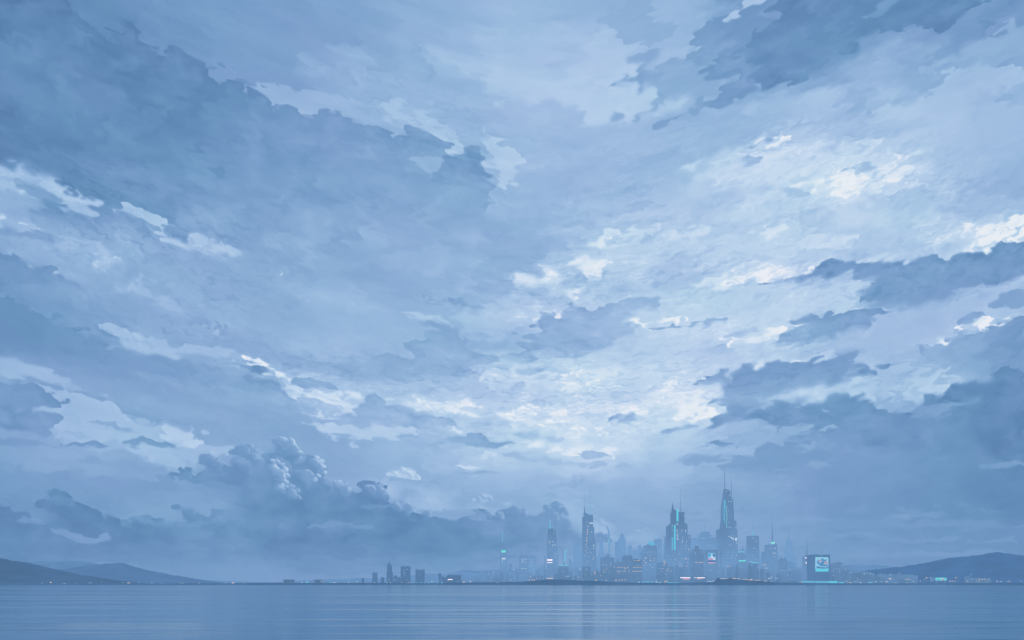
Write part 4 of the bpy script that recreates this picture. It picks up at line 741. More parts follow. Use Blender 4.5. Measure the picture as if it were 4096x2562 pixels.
# ------------------------------------------------------------------ ground, hills, water, sky, light
def ridge(name, D, prof, mat, depth=900, rough=6, seed=3, kind='structure', jag=0):
    """a hill range: crest line from (X,Y) pairs at distance D, slopes falling away to both sides"""
    X = np.arange(prof[0][0], prof[-1][0]+.1, 4.0); Yc = np.interp(X, [p[0] for p in prof], [p[1] for p in prof])
    n = len(X); xs = (X-CX)/F*D
    h = HC+(HY-Yc)/F*D
    sm = perlin(X/37.0, X*0+seed, seed)*rough*.5+perlin(X/13.0, X*0+seed+5, seed)*rough*.22+perlin(X/5.0, X*0+seed+9, seed)*jag
    h = np.maximum(h+sm*np.clip(h/40, 0, 1), -.5)
    rows = [(-1.0,-.02),(-.8,.12),(-.6,.34),(-.4,.58),(-.2,.82),(-.08,.95),(0,1.0),(.3,.75),(.7,.3),(1.0,-.02)]
    V = []; Fc = []
    for (u, k) in rows:
        bump = perlin(X/29.0+u*7, X*0+u*5+seed, seed+3)*rough*1.6*(1-abs(u))*(1 if u != 0 else 0)
        for i in range(n): V.append((xs[i]*(1+u*depth/D*.0), D+u*depth, max(h[i]*k+min(bump[i], 0)*k*.8, -1.0) if k > 0 else -2.0))
    for r in range(len(rows)-1):
        for i in range(n-1): a = r*n+i; Fc.append((a, a+1, a+1+n, a+n))
    me = bpy.data.meshes.new(name); me.from_pydata(V, [], Fc); me.update()
    for p in me.polygons: p.use_smooth = True
    me.materials.append(mat); o = bpy.data.objects.new(name, me); COL.objects.link(o); o['kind'] = kind
    return o

hm = lambda nm, air, f: hazy(nm, (.05,.075,.06), near=f, air=air, panels=False, scale=.004, band=0, farf=f+.02, var=.5)  # hill tones are mostly painted haze glow, little scrub colour
ridge('hills', 5200, [(-2600,2330),(-1800,2260),(-1100,2200),(-500,2190),(-160,2212),(0,2232.7),(41,2241.8),(112,2251),(194,2272),(298,2296.8),(393,2311),(455,2325.8),(496,2333),(540,2338),(600,2342)], hm('hill_scrub_near_hazed', (84,122,166), .78), 700, 9, 3, jag=3)
ridge('hills', 6600, [(180,2300),(240,2280),(310,2268),(413.6,2258.4),(475.6,2251.7),(517,2260.8),(579,2279),(661.8,2295.6),(785.8,2318),(868.6,2333),(930,2338)], hm('hill_scrub_middle_hazed', (94,134,182), .84), 800, 9, 8, jag=3)
ridge('hills', 8200, [(-400,2300),(0,2270),(124,2249),(145,2245),(232,2247),(331,2245),(370,2252),(413.6,2260),(480,2275),(560,2310),(640,2336)], hm('hill_scrub_far_hazed', (102,144,190), .88), 900, 8, 14)
ridge('hills', 9500, [(760,2336),(798,2320),(880,2324),(992,2328),(1090,2330),(1190,2324),(1335,2317),(1391,2318),(1413,2312.8),(1521,2315),(1640,2304),(1707,2294),(1781,2298.6),(1856,2280),(1900,2284.5),(1991,2280),(2100,2276),(2300,2280),(2600,2284),(3000,2280),(3200,2272),(3300,2264),(3363,2262),(3441,2259),(3500,2261),(3596,2268),(3700,2290),(3800,2330)], hm('hill_scrub_behind_city_hazed', (108,150,198), .90), 900, 7, 19)
ridge('hills', 6400, [(3300,2325),(3400,2300),(3471,2281.7),(3596,2268.5),(3695,2254.7),(3720,2248.4),(3738,2244),(3810,2231),(3892.6,2224),(3903,2225),(3961.7,2211.6),(3991,2208.6),(4070,2220.8),(4096,2222),(4300,2230),(4700,2205),(5300,2180),(6200,2240),(6900,2330)], hm('hill_scrub_right_hazed', (86,128,178), .82), 900, 10, 27, jag=3)
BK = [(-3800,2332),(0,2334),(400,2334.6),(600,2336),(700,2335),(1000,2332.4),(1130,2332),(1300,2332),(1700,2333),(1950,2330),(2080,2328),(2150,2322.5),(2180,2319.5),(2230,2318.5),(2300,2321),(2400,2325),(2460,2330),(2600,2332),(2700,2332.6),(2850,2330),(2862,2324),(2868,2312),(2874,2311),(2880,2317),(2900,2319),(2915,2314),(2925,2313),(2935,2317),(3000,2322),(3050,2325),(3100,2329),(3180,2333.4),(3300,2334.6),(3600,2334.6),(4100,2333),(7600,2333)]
ridge('shore', 3885, BK, M['bank'], 26, 2.5, 33, jag=2.2)
def mound(name, D, prof, mat, label, cat, seed):
    o = ridge(name, D, prof, mat, 22, 2.0, seed, 'thing', jag=2.2); tag(o, label, cat); return o

def sheet(name, y0, y1, x, z, mat, nx=2):
    me = bpy.data.meshes.new(name); me.from_pydata([(-x,y0,z),(x,y0,z),(x,y1,z),(-x,y1,z)], [], [(0,1,2,3)]); me.update(); me.materials.append(mat)
    o = bpy.data.objects.new(name, me); COL.objects.link(o); o['kind'] = 'structure'; return o
sheet('ground', 3890, 30000, 16000, 1.5, M['land'])

# water: a calm estuary with long low swell bands; slopes are given directly as a normal
m, n, l = newmat('estuary_water')
o = n.new('ShaderNodeOutputMaterial'); p = n.new('ShaderNodeBsdfPrincipled'); g = n.new('ShaderNodeNewGeometry')
def noise(scale, detail=3, sx=1.0, sy=1.0, off=0.0):
    mp = n.new('ShaderNodeMapping'); mp.inputs['Scale'].default_value = (sx, sy, 1); mp.inputs['Location'].default_value = (off, off*.7, 0); l.new(g.outputs['Position'], mp.inputs[0])
    t = n.new('ShaderNodeTexNoise'); t.inputs['Scale'].default_value = scale; t.inputs['Detail'].default_value = detail; t.inputs['Roughness'].default_value = .55; l.new(mp.outputs[0], t.inputs['Vector']); return t.outputs[0]
def mr(s, a, b, c, d, clamp=True):
    q = n.new('ShaderNodeMapRange'); q.clamp = clamp
    for i, v in enumerate((a, b, c, d)): q.inputs[i+1].default_value = v
    l.new(s, q.inputs[0]); return q.outputs[0]
def mth(op, a, b):
    q = n.new('ShaderNodeMath'); q.operation = op
    for i, v in enumerate((a, b)):
        if isinstance(v, (int, float)): q.inputs[i].default_value = v
        else: l.new(v, q.inputs[i])
    return q.outputs[0]
fine = mr(noise(.5, 3, .35, 1.0), .3, .7, -1, 1, False)
mid = mr(noise(.06, 3, .22, 1.0, 50), .3, .7, -1, 1, False)
finex = mr(noise(.5, 2, .6, 1.0, 90), .3, .7, -1, 1, False)
# broad slicks: thin long lens-shaped bands in which the surface leans to the south and mirrors the higher, brighter sky
def bands(scale, sx, off, a, b): return mr(noise(scale, 3, sx, 1.0, off), a, b, 0, 1)
sepy = n.new('ShaderNodeSeparateXYZ'); l.new(g.outputs['Position'], sepy.inputs[0])
# work in log distance so that bands keep an even spacing towards the horizon
lg = mth('LOGARITHM', sepy.outputs[1], 2.718)
xr = mth('DIVIDE', sepy.outputs[0], sepy.outputs[1])
def lnoise(kx, ky, off, det=4, ro=.5):
    cb = n.new('ShaderNodeCombineXYZ'); l.new(mth('ADD', mth('MULTIPLY', xr, kx), off), cb.inputs[0]); l.new(mth('ADD', mth('MULTIPLY', lg, ky), off*1.7), cb.inputs[1])
    t = n.new('ShaderNodeTexNoise'); t.inputs['Scale'].default_value = 1; t.inputs['Detail'].default_value = det; t.inputs['Roughness'].default_value = ro; l.new(cb.outputs[0], t.inputs['Vector']); return t.outputs[0]
b1 = mr(lnoise(1.2, 13, 3.1), .54, .61, 0, 1); b2 = mr(lnoise(1.6, 24, 11.7), .55, .66, 0, 1); b3 = mr(lnoise(1.3, 3.2, 23.1), .35, .65, 0, 1); b4 = mr(lnoise(3.0, 50, 31.7), .55, .66, 0, 1)
tilt = mth('ADD', mth('ADD', mth('MULTIPLY', b1, .06), mth('MULTIPLY', b2, .08)), mth('ADD', mth('MULTIPLY', b3, .006), mth('MULTIPLY', b4, .03)))
ny = mth('SUBTRACT', mth('ADD', mth('MULTIPLY', fine, .013), mth('MULTIPLY', mid, .007)), mth('ADD', tilt, mr(sepy.outputs[1], 3200, 3850, 0.0, .035)))
nx = mth('MULTIPLY', finex, .002)
cb = n.new('ShaderNodeCombineXYZ'); l.new(nx, cb.inputs[0]); l.new(ny, cb.inputs[1]); cb.inputs[2].default_value = 1
nr = n.new('ShaderNodeVectorMath'); nr.operation = 'NORMALIZE'; l.new(cb.outputs[0], nr.inputs[0])
l.new(nr.outputs[0], p.inputs['Normal'])
p.inputs['Base Color'].default_value = (.08,.24,.40,1); p.inputs['Roughness'].default_value = .12; p.inputs['IOR'].default_value = 1.333
l.new(p.outputs[0], o.inputs[0])
sheet('water', -3000, 40000, 40000, 0.0, m)

# sky: a far dome carrying the cloud field as light of its own
R = 42000.0
def sky_mat():
    m, n, l = newmat('evening_clouds'); o = n.new('ShaderNodeOutputMaterial'); e = n.new('ShaderNodeEmission'); a = n.new('ShaderNodeVertexColor'); a.layer_name = 'sky'
    l.new(a.outputs[0], e.inputs[0]); e.inputs[1].default_value = 1.0; l.new(e.outputs[0], o.inputs[0]); m.cycles.emission_sampling = 'NONE'; return m
def gridmesh(co, colr, nr, nc):
    V = co.reshape(-1, 3).astype(np.float32)
    idx = np.arange(nr*nc).reshape(nr, nc)
    q = np.stack([idx[:-1,:-1], idx[1:,:-1], idx[1:,1:], idx[:-1,1:]], -1).reshape(-1, 4)
    return V, q, colr.reshape(-1, 3)
dx = (GX-CXD)/FD; dz = (HYD-GY)/FD; L = np.sqrt(dx*dx+1+dz*dz)
co1 = np.stack([dx/L*R, 1/L*R, dz/L*R+HC], -1)
V1, Q1, C1 = gridmesh(co1, s2l(SKY), *GX.shape)
az = np.radians(np.linspace(-118, 118, 240)); el = np.radians(np.linspace(-1.5, 84, 110)); AZ, EL = np.meshgrid(az, el)
co2 = np.stack([np.sin(AZ)*np.cos(EL), np.cos(AZ)*np.cos(EL), np.sin(EL)], -1)*(R*1.01)
aa = np.where(np.abs(AZ) < math.radians(50), np.tan(np.clip(AZ, -.88, .88)), np.sign(AZ)*(math.tan(math.radians(50))+(np.abs(AZ)-math.radians(50))*1.5))
X2 = CXD+aa*FD; Y2 = HYD-np.tan(np.clip(EL, -.1, 1.2))/np.maximum(np.cos(np.clip(AZ, -.88, .88)), .4)*FD
def mirror(v, lo, hi): w = hi-lo; u = np.mod(v-lo, 2*w); return lo+np.where(u > w, 2*w-u, u)
X2 = mirror(X2, gx[0]+2, gx[-1]-2); Y2 = mirror(np.minimum(Y2, HYD+10), gy[0]+2, gy[-1]-2)
S2 = np.stack([bil(SKY[..., k], (X2-gx[0])/STEP, (Y2-gy[0])/STEP) for k in range(3)], -1)
V2, Q2, C2 = gridmesh(co2, s2l(S2), *AZ.shape)
V = np.concatenate([V1, V2]); Q = np.concatenate([Q1, Q2+len(V1)]); Cc = np.concatenate([C1, C2]).astype(np.float32)
me = bpy.data.meshes.new('sky'); me.vertices.add(len(V)); me.vertices.foreach_set('co', V.ravel())
me.loops.add(Q.size); me.loops.foreach_set('vertex_index', Q.ravel().astype(np.int32)); me.polygons.add(len(Q)); me.polygons.foreach_set('loop_start', (np.arange(len(Q))*4).astype(np.int32))
me.polygons.foreach_set('loop_total', np.full(len(Q), 4, np.int32)); me.update(calc_edges=False)
ca = me.color_attributes.new('sky', 'FLOAT_COLOR', 'POINT'); ca.data.foreach_set('color', np.concatenate([Cc, np.ones((len(Cc), 1), np.float32)], 1).ravel())
me.materials.append(sky_mat()); so = bpy.data.objects.new('sky', me); COL.objects.link(so); so['kind'] = 'structure'

# light: overcast evening
w = bpy.data.worlds.new('World'); scene.world = w; w.use_nodes = True; wn = w.node_tree.nodes; wn.clear()
wo = wn.new('ShaderNodeOutputWorld'); bg = wn.new('ShaderNodeBackground'); st = wn.new('ShaderNodeTexSky'); st.sky_type = 'NISHITA'; st.sun_disc = False
SE, SA = math.radians(38), math.radians(200)
st.sun_elevation = SE; st.sun_rotation = SA; bg.inputs[1].default_value = .06
w.node_tree.links.new(st.outputs[0], bg.inputs[0]); w.node_tree.links.new(bg.outputs[0], wo.inputs[0])
sl = bpy.data.lights.new('sun', 'SUN'); sl.energy = .6; sl.angle = math.radians(12); sl.color = (1, .95, .88)
sun = bpy.data.objects.new('sun', sl); COL.objects.link(sun)
import mathutils
sd = mathutils.Vector((math.sin(SA)*math.cos(SE), math.cos(SA)*math.cos(SE), math.sin(SE))); sun.rotation_euler = sd.to_track_quat('Z', 'Y').to_euler()

cam = bpy.data.cameras.new('camera'); co = bpy.data.objects.new('camera', cam); COL.objects.link(co)
co.location = (0, 0, HC); co.rotation_euler = (math.radians(90), 0, 0)
cam.sensor_width = 36; cam.lens = 36*F/4096; cam.shift_y = (HY-1281)/4096; cam.clip_start = 1; cam.clip_end = 200000
scene.camera = co
scene.render.resolution_x = 1024; scene.render.resolution_y = 640
scene.view_settings.view_transform = 'Standard'; scene.view_settings.look = 'None'; scene.view_settings.exposure = 0; scene.view_settings.gamma = 1
scene.render.engine = 'CYCLES'; scene.cycles.max_bounces = 4; scene.cycles.use_denoising = True; scene.cycles.denoiser = 'OPENIMAGEDENOISE'
# ------------------------------------------------------------------ the city
def wl(T, *pts): return [(T(p[0], p[1]) + tuple(p[2:])) for p in pts]

# --- outlying cluster on the far left spit
b = Building('tower_block', 'short plain block standing left of the stepped spire tower on the spit', 4150, 1498, 'tower block', mat='spit')
b.body([(1489.5,1507.7,GB,1489.5,1507.7,2291)]).roofbits([(1493,1499,2291,2289.5)])
b = Building('spire_tower', 'slim stepped tower with a tall needle, alone among the low blocks on the left spit', 4200, 1557, 'tower', mat='spit')
b.body([(1546.4,1568.8,GB,1546.4,1568.8,2289),(1548.2,1553.5,2289,1548.2,1553.0,2256),(1553.6,1560.6,2289,1554.6,1560.2,2250,'b',-1),(1560.8,1567.5,2289,1560.8,1567.2,2259.6)])
b.mast(1558, 2251, 2227, 1.3, .3); b.wins([(1558.6,2239,1.2,1.6),(1548,2288,1.6,1.6),(1555,2320,3,1.6),(1561.5,2330,3,1.4)])
b = Building('tower_block', 'small round-topped block right of the stepped spire tower', 4180, 1580, 'tower block', mat='spit')
b.body([(1574,1587.3,GB,1574,1587.3,2306),(1574,1587.3,2306,1574,1587.3,2302,'dome')]).wins([(1580,2320.5,4,2.6,'white')])
b = Building('tower_block', 'wider dark slab tower with a column of three lit windows on the left spit', 4100, 1620, 'tower block', mat='spit')
b.body([(1602.6,1638.3,GB,1602.6,1638.3,2267.4),(1604,1637,2267.4,1604,1637,2266,'b',1)]).roofbits([(1608,1612,2266,2264.8)])
b.wins([(1627.5,2278.3,4,2.2),(1616,2282.6,3.4,1.6),(1617.2,2291.4,3.2,2.2),(1617.2,2298.3,3,2.2),(1629,2320.5,2.6,1.8),(1609,2331,6,1.8,'warm2'),(1634,2331,7,2.2,'warm2')])
b = Building('tower_block', 'dark slab tower with a faint lit roof edge, rightmost of the pair on the spit', 4120, 1679, 'tower block', mat='spit')
b.body([(1662,1696,GB,1662,1696,2279.4),(1664,1695,2279.4,1664,1695,2278,'b',1)])
b.wins([(1679,2279,3,1.4),(1688,2281.3,12,1.2,'dimw'),(1676,2301.4,2.4,1.6,'dimw'),(1684,2291,2,1.4,'dimw')])
for (x0, x1, yt, lab) in ((1446.6,1455,2311.7,'tiny round-shouldered block at the left end of the spit cluster'),(1523,1536,2309.8,'low stepped block at the left foot of the stepped spire tower'),(1589.5,1601,2309.6,'faint low block just left of the wider slab tower')):
    b = Building('low_block', lab, 4260, (x0+x1)/2, 'building', mat='spit')
    b.body([(x0,x1,GB,x0+.8,x1-.8,yt+1),(x0+2,x1-2,yt+1,x0+2.4,x1-2.4,yt)])
b = Building('low_hall', 'flat-topped low hall on the spit, leftmost, with a lamp below it', 4050, 1151, 'hall', mat='spit')
b.body([(1138,1169,GB,1134,1170,2324),(1131.5,1172,2324,1134,1171.5,2319)]).wins([(1162.6,2332.6,4,2.6,'warm')])
b = Building('low_hall', 'flat-topped low hall on the spit beside the teal light', 4050, 1270, 'hall', mat='spit')
b.body([(1262,1284,GB,1258,1285,2324),(1253,1286.5,2323.6,1255,1283,2319)]).wins([(1286,2326.6,3.6,4.6,'warm')])
b = Building('waterfront_villa', 'long low building with stepped roofs and one bright window, below the hill', 4060, 1800, 'building', mat='spit')
b.body([(1765,1842,GB,1768,1842,2312),(1782,1841,2312,1786,1841,2304,'b',2),(1755,1763,GB,1753,1763,2296,'b',8),(1753,1763,2296,1753,1763,2293,'dome',8),(1793,1844,2304,1793,1844,2301.5,'b',-2),(1764,1776,2316,1767,1774,2306)])
b.roofbits([(1792,1800,2301.5,2299)])
b.wins([(1801,2319,21,3.2,'pink'),(1793,2322,8,1.4,'warm'),(1790,2333,10,1.8,'white'),(1846,2321,2,3,'dimw'),(1846,2316,1.4,2.4,'dimw')])
b.mast(1793.5, 2300, 2286, .5, .2, name='aerial')

# --- left edge of the city
b = Building('spire_tower', 'tapering tower with glowing cyan needle and cyan lit panel, leftmost of the tall towers', 4250, 2015, 'tower')
b.body([(1997.6,2032.7,GB,1999,2030.4,2225,'o'),(1999.4,2030,2225,2004,2026.8,2196,'o'),(2004,2026.8,2196,2007,2025,2190.4,'o'),(2007,2025,2190.4,2010,2020,2188.4,'o')])
b.box('light_panel', 2005.6,2023,2202,2211,'teal'); b.box('light_panel', 2007,2022.3,2232.7,2238.7,'white')
b.wins(wl(T1,(200,1160,16,10),(203,1187,12,6),(235,1160,10,10),(228,1213,6,16),(205,1262,10,6),(222,1265,8,5)) , 'dimw') if False else b.wins([(2009.5,2245,5,3.4),(2019.5,2245,3,2.6,'dimw'),(2010.4,2253,3.6,1.8),(2017.6,2261,2,4.6,'dimw'),(2012,2275,3,1.4,'dimw')])
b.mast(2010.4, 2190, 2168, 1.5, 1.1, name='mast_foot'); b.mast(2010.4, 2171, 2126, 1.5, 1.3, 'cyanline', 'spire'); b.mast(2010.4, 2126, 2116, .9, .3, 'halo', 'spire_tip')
b = Building('tower_block', 'narrow dark block beside the leftmost tapering tower', 4300, 2041, 'tower block', mat='block')
b.body([(2035.7,2047.6,GB,2035.7,2047.6,2255)])
b = Building('office_tower', 'broad tower with a slanted left shoulder and rows of white lit windows', 4080, 2094, 'office tower')
b.body([(2073.5,2114.6,GB,2076,2114.6,2228.5),(2076,2114.6,2228.5,2080.4,2114.6,2223.5),(2081,2114,2223.5,2082,2114,2221.8,'b',2)])
b.wins([(2085,2237.6,5,2),(2091,2237.9,5,1.8),(2097.5,2237.6,6,2),(2104,2238,5,2),(2086,2246,3.6,5,'dimw'),(2091,2244.6,2.6,4),(2087,2251.5,3.4,2),(2096,2246,6,4,'dimw'),(2103,2251.6,4,2),(2087,2275.6,5.6,2),(2094.5,2275.7,6,1.8),(2103,2275.6,6,2)])
b.mast(2096.3, 2222, 2211, .45, .25, 'warm', 'aerial')
b = Building('arched_tower', 'pale hazy block with a curved right shoulder and a window gap through its middle', 4350, 2131, 'tower')
b.body([(2112,2148.6,GB,2112,2148.6,2262),(2112,2119,2262,2112,2119,2243),(2135,2148.6,2262,2135,2148,2243),(2112,2148,2243,2112,2146.6,2229),(2112,2146.4,2229,2112,2141,2223.5),(2112,2141,2223.5,2112,2131,2220.6)])
b.wins([(2128,2240.2,24,1.3,'halo'),(2129,2264.8,25,1.5,'halo')]); b.mast(2117, 2221, 2196, .8, .3, name='aerial')
b = Building('chimney', 'slender dark chimney left of the pink-lit spire tower', 4100, 2179, 'chimney', mat='block')
b.body([(2177.2,2181.4,GB,2177.6,2180.6,2229,'c'),(2177.2,2181.4,2229,2177.8,2180.8,2225,'c')], fins=False)
b = Building('spire_tower', 'tall tower with one long needle on a flared crown, pink band near its foot', 4150, 2212, 'tower')
b.body([(2188.6,2236,GB,2189,2233.5,2240),(2189,2228,2240,2189.4,2226.6,2159),(2189.4,2226.6,2159,2192.8,2222.6,2127,),(2192.8,2221,2127,2194.8,2207.5,2112.5,'b',1,2112.5),(2203,2221,2132,2206,2221,2115,'b',2,2131),(2228,2235,2240,2227,2233,2190,'b',3),(2224.5,2228,2180,2224.5,2227,2148,'b',1)])
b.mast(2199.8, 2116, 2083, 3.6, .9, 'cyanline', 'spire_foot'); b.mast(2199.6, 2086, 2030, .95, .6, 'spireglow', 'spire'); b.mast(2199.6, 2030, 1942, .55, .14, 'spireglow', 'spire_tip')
b.mast(2222, 2150, 2073, 1.1, .3, name='antenna')
b.wins([(2201.2,2086.5,2,6.4,'white'),(2201.4,2112.6,3.4,3,'teal'),(2215.6,2132.4,8,2.4,'dimw'),(2198,2168.4,7,2.6,'warm'),(2211.5,2167,3.4,3.6,'white'),(2198.6,2176,3,1.8,'warm'),(2210,2181,5,3,'white'),(2217,2181.4,6,2.4,'dimw'),(2220.4,2180.8,4,4,'white'),(2209.4,2187.6,2,2.6),(2199,2198,2,6,'dimw'),(2220.6,2215,2,3),(2229.4,2215.4,2,2),(2220.6,2225,2.4,3),(2206,2205,1.6,1.6,'dimw')])
b.box('light_band', 2188.8,2209.6,2238.6,2243.4,'pink', label='bright pink lit band'); b.box('light_band', 2188.8,2209.6,2250.2,2252.4,'pink')
b = Building('pipe_arch', 'thin rounded arch leaning against the pink-lit spire tower', 4200, 2242, 'arch')
m = MB(); D = 4200
m.tube([(wx(x, D), D+2, wz(y, D)) for x, y in ((2229,2196),(2231,2191),(2235,2189),(2240,2188.6),(2245,2190),(2248,2195),(2249,2205),(2251,2225),(2253,2250),(2254,2300),(2254,2338))], 1.9, 2.6)
m.build('arch_rib', M['tower'], b.root)
b = Building('neon_pylon', 'bent cyan neon ribbon rising from a low rooftop right of the arch', 4120, 2262, 'neon sign', mat='block')
b.body([(2232,2276,GB,2233,2275,2266),(2255,2258,2266,2256,2257.6,2244)])
b.ribbon('neon_ribbon', [(2255.6,2247),(2257.6,2243),(2259.4,2236),(2260.6,2227),(2261,2216),(2262,2209)], 1.9, 'cyan'); b.ribbon('neon_ribbon', [(2262,2208),(2265,2203),(2267.6,2201)], 1.3, 'teal'); b.ribbon('neon_wisp', [(2267,2201),(2268.6,2190)], .5, 'cyan2')
b.ribbon('neon_strip', [(2237,2259.4),(2247,2261),(2256,2263),(2263,2262),(2273,2262.6)], 1.3, 'cyan')
b = Building('low_block', 'small rounded block right of the bent cyan neon', 4400, 2280, 'building', mat='block')
b.body([(2276,2285.6,GB,2276,2285.6,2241,'c'),(2276,2285.6,2241,2276,2285.6,2237,'dome')])
b = Building('hazy_tower', 'hazy grey-blue stepped tower between the bent neon and the twin-spired tower', 4750, 2312, 'tower')
b.body([(2294.6,2329,GB,2295.4,2326,2215),(2296,2318,2215,2296,2316,2181),(2299.7,2314.6,2181,2300,2313.6,2166),(2302,2313,2166,2308,2312,2160.5,'b',2),(2314,2326,2215,2314,2323,2196),(2314,2323,2196,2314,2319,2191)])
b.wins([(2312,2208,3.6,1.8,'dimw'),(2298,2244,2.4,2,'dimw'),(2313,2263,8,1.6,'halo'),(2309,2234,3,3,'halo')])
b = Building('twin_spire_tower', 'tall dark tower with a jagged crown, two needles and a column of warm windows', 4200, 2356, 'tower')
b.body([(2331.8,2386,GB,2331.8,2384.6,2215),(2331.8,2384,2215,2331.8,2381.5,2153),(2331.8,2377.6,2153,2331.8,2377.6,2109,'b',1),(2331.8,2372.8,2109,2331.8,2372.6,2068,'b',2),(2336.2,2372.6,2068,2336.4,2356,2050,'b',3,2057),(2336.2,2345,2068,2336.8,2341,2044,'b',4),(2363,2371.8,2068,2364,2371.6,2059,'b',3)])
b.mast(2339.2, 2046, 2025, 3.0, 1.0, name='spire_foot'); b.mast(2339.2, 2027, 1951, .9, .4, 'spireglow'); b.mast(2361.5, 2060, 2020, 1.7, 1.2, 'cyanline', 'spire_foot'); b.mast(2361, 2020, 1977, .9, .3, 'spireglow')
b.box('light_band', 2358,2372,2091,2096,'white'); b.wins(wl(T1,(1340,635),(1343,685),(1345,735,4,3.4),(1344,755,3,4),(1343,775,4,4),(1340,800,3.4,4),(1333,845,5,2.4),(1332,870,5,2.4),(1338,895,5,4),(1328,932,4,3),(1335,965,3,2),(1318,962,3,2),(1345,990),(1318,1020),(1343,1045),(1312,1080)), 'warm')
b.wins(wl(T1,(1397,768,6,1.8),(1425,945,6,3),(1430,965,2.4,5),(1428,992,4,3),(1390,1048,3,2),(1350,1100,2.4,2),(1435,1102,3,2),(1425,1120,3,3),(1412,1135,3,2),(1340,1162,3,2),(1355,700,2,6),(1388,870,2,2),(1300,890,2,2)), 'white')
b = Building('hazy_tower', 'narrow hazy tower right of the twin-spired tower', 4700, 2407, 'tower')
b.body([(2394,2421,GB,2395,2419,2219),(2397,2417,2219,2398,2415,2204,'b',1),(2398.6,2413,2204,2399.4,2412.4,2166,'o'),(2399.6,2412,2166,2403,2411,2161.6,'o')])
b.wins([(2404.6,2202.2,9,1.6,'dimw'),(2416,2202.6,5,1.6,'dimw')])
b = Building('curved_spire', 'faint curved horn-shaped spire with cyan lights down its edge', 4650, 2436, 'spire')
m = MB(); D = 4650
m.tube([(wx(x, D), D+3, wz(y, D)) for x, y in ((2437,2300),(2437,2200),(2437,2165),(2437.6,2150),(2437,2135),(2434,2122),(2430,2112),(2427.4,2106))], 5.5, 2.2)
m.build('horn', M['glass'], b.root)
m = MB(); m.tube([(wx(x, D), D+1, wz(y, D)) for x, y in ((2431,2116),(2438,2116.6),(2446,2119),(2454,2125))], 1.0, .4); m.build('hook', M['halo'], b.root)
b.wins([(2431,2140,3,3,'cyan2'),(2433,2148,3,3,'cyan2'),(2436,2160,2.6,5,'teal'),(2431,2165.4,4,2.4,'white'),(2437,2166.6,7,2.2,'teal'),(2432,2175,3,4,'teal'),(2438,2176,3,4,'cyan2'),(2434,2183,5,2,'cyan2'),(2436,2192.6,7,1.8,'teal')])
b.ribbon('neon_edge', [(2434,2118),(2437.4,2128),(2439.4,2140),(2439,2152)], .8, 'cyanline', 7)

# --- middle foreground
b = Building('low_block', 'squat round-cornered block in front of the twin-spired tower', 3990, 2347, 'building', mat='block')
b.body([(2329.4,2364,GB,2329.4,2364,2269,'o'),(2330.4,2363,2269,2333,2362,2265.2,'o')]).wins([(2344,2277,4,1.8),(2348,2280,4,2.4,'dimw'),(2341,2301,2.4,1.6,'warm')])
b = Building('domed_hall', 'low domed hall with one orange lamp, left of the square office block', 4000, 2385, 'hall', mat='block')
b.body([(2366.6,2403.8,GB,2367,2403,2292),(2367,2403,2292,2367,2403,2284.6,'dome')]).wins([(2379.4,2291.4,6,6,'warm2'),(2367,2298,1.4,4,'white'),(2377.6,2299,4,1.8,'warm')])
b = Building('office_tower', 'square dark office block topped by a small knob, left of the domed offices', 3995, 2431, 'office tower', mat='block')
b.body([(2404.7,2457,GB,2404.7,2457,2232),(2406,2456,2232,2406,2456,2230.6,'b',1),(2425,2438,2230.6,2427,2437,2224),(2427.5,2436.5,2224,2427.5,2436.5,2217,'dome'),(2417,2423,2230.6,2418,2423,2226)])
b.wins(wl(T1,(1558,1212,3,3),(1603,1215),(1653,1195),(1657,1218),(1600,1268,5,2.4,'warm2'),(1558,1275,3,2.4,'warm'),(1558,1305,3,3.6,'warm'),(1643,1305,3,2),(1585,1305),(1703,1240,1.2,9,'white'),(1520,1358)), 'white')
b = Building('domed_offices', 'domed low office block with a finial, left end of the row of orange windows', 4010, 2476, 'office building', mat='block')
b.body([(2460,2491,GB,2460,2491,2252),(2461,2490,2252,2461,2490,2246,'dome'),(2467.5,2473.5,2249,2468,2473,2237.6)])
b.wins([(2470,2270.6,5,2.2,'warm2'),(2476,2270.8,4,2,'warm2'),(2482,2270.4,5,2.2,'warm2'),(2488,2270.8,4,2,'warm2'),(2470,2285.9,4,2.4,'warm2'),(2476,2286,6,2.4,'warm2'),(2484,2286,4,2,'warm'),(2473,2291,8,1.2,'red')])
b = Building('office_building', 'wide office block with broken rows of orange lit windows', 4005, 2512, 'office building', mat='block')
b.body([(2491,2530,GB,2491,2530,2228),(2494,2529,2228,2499,2529,2222)]).wins([(2497,2271,7,2.2,'warm2'),(2501,2275.4,3,5,'warm'),(2511,2270.8,8,1.8,'warm'),(2497,2286,9,2.4,'warm2'),(2513,2285.4,3,2.4,'warm2'),(2518.6,2286,2,2.2,'warm2'),(2506,2236.5,2,1.4,'dimw'),(2514,2278,2.4,3,'warm')])
b = Building('office_building', 'low office block with two full rows of orange windows below the crowned tower', 3985, 2550, 'office building', mat='block')
b.body([(2530,2569,GB,2530,2569,2240),(2533,2552,2240,2533,2552,2236)])
b.wins([(2535,2270.8,6,2.2,'warm2'),(2542,2270.6,6,2.2,'warm2'),(2549,2270.8,6,2.2,'warm2'),(2556,2270.6,5,2,'warm'),(2563,2270.8,6,2.2,'warm2'),(2532,2286,5,2.6,'warm2'),(2539,2286,6,2.6,'warm2'),(2547,2286,6,2.6,'warm2'),(2555,2286,6,2.6,'warm2'),(2563,2286,6,2.6,'warm2'),(2537,2243.4,4,2,'warm'),(2547,2243.4,5,2.4,'warm2'),(2554,2243.4,14,2,'warm2'),(2552,2263,12,1.2,'dimw')])
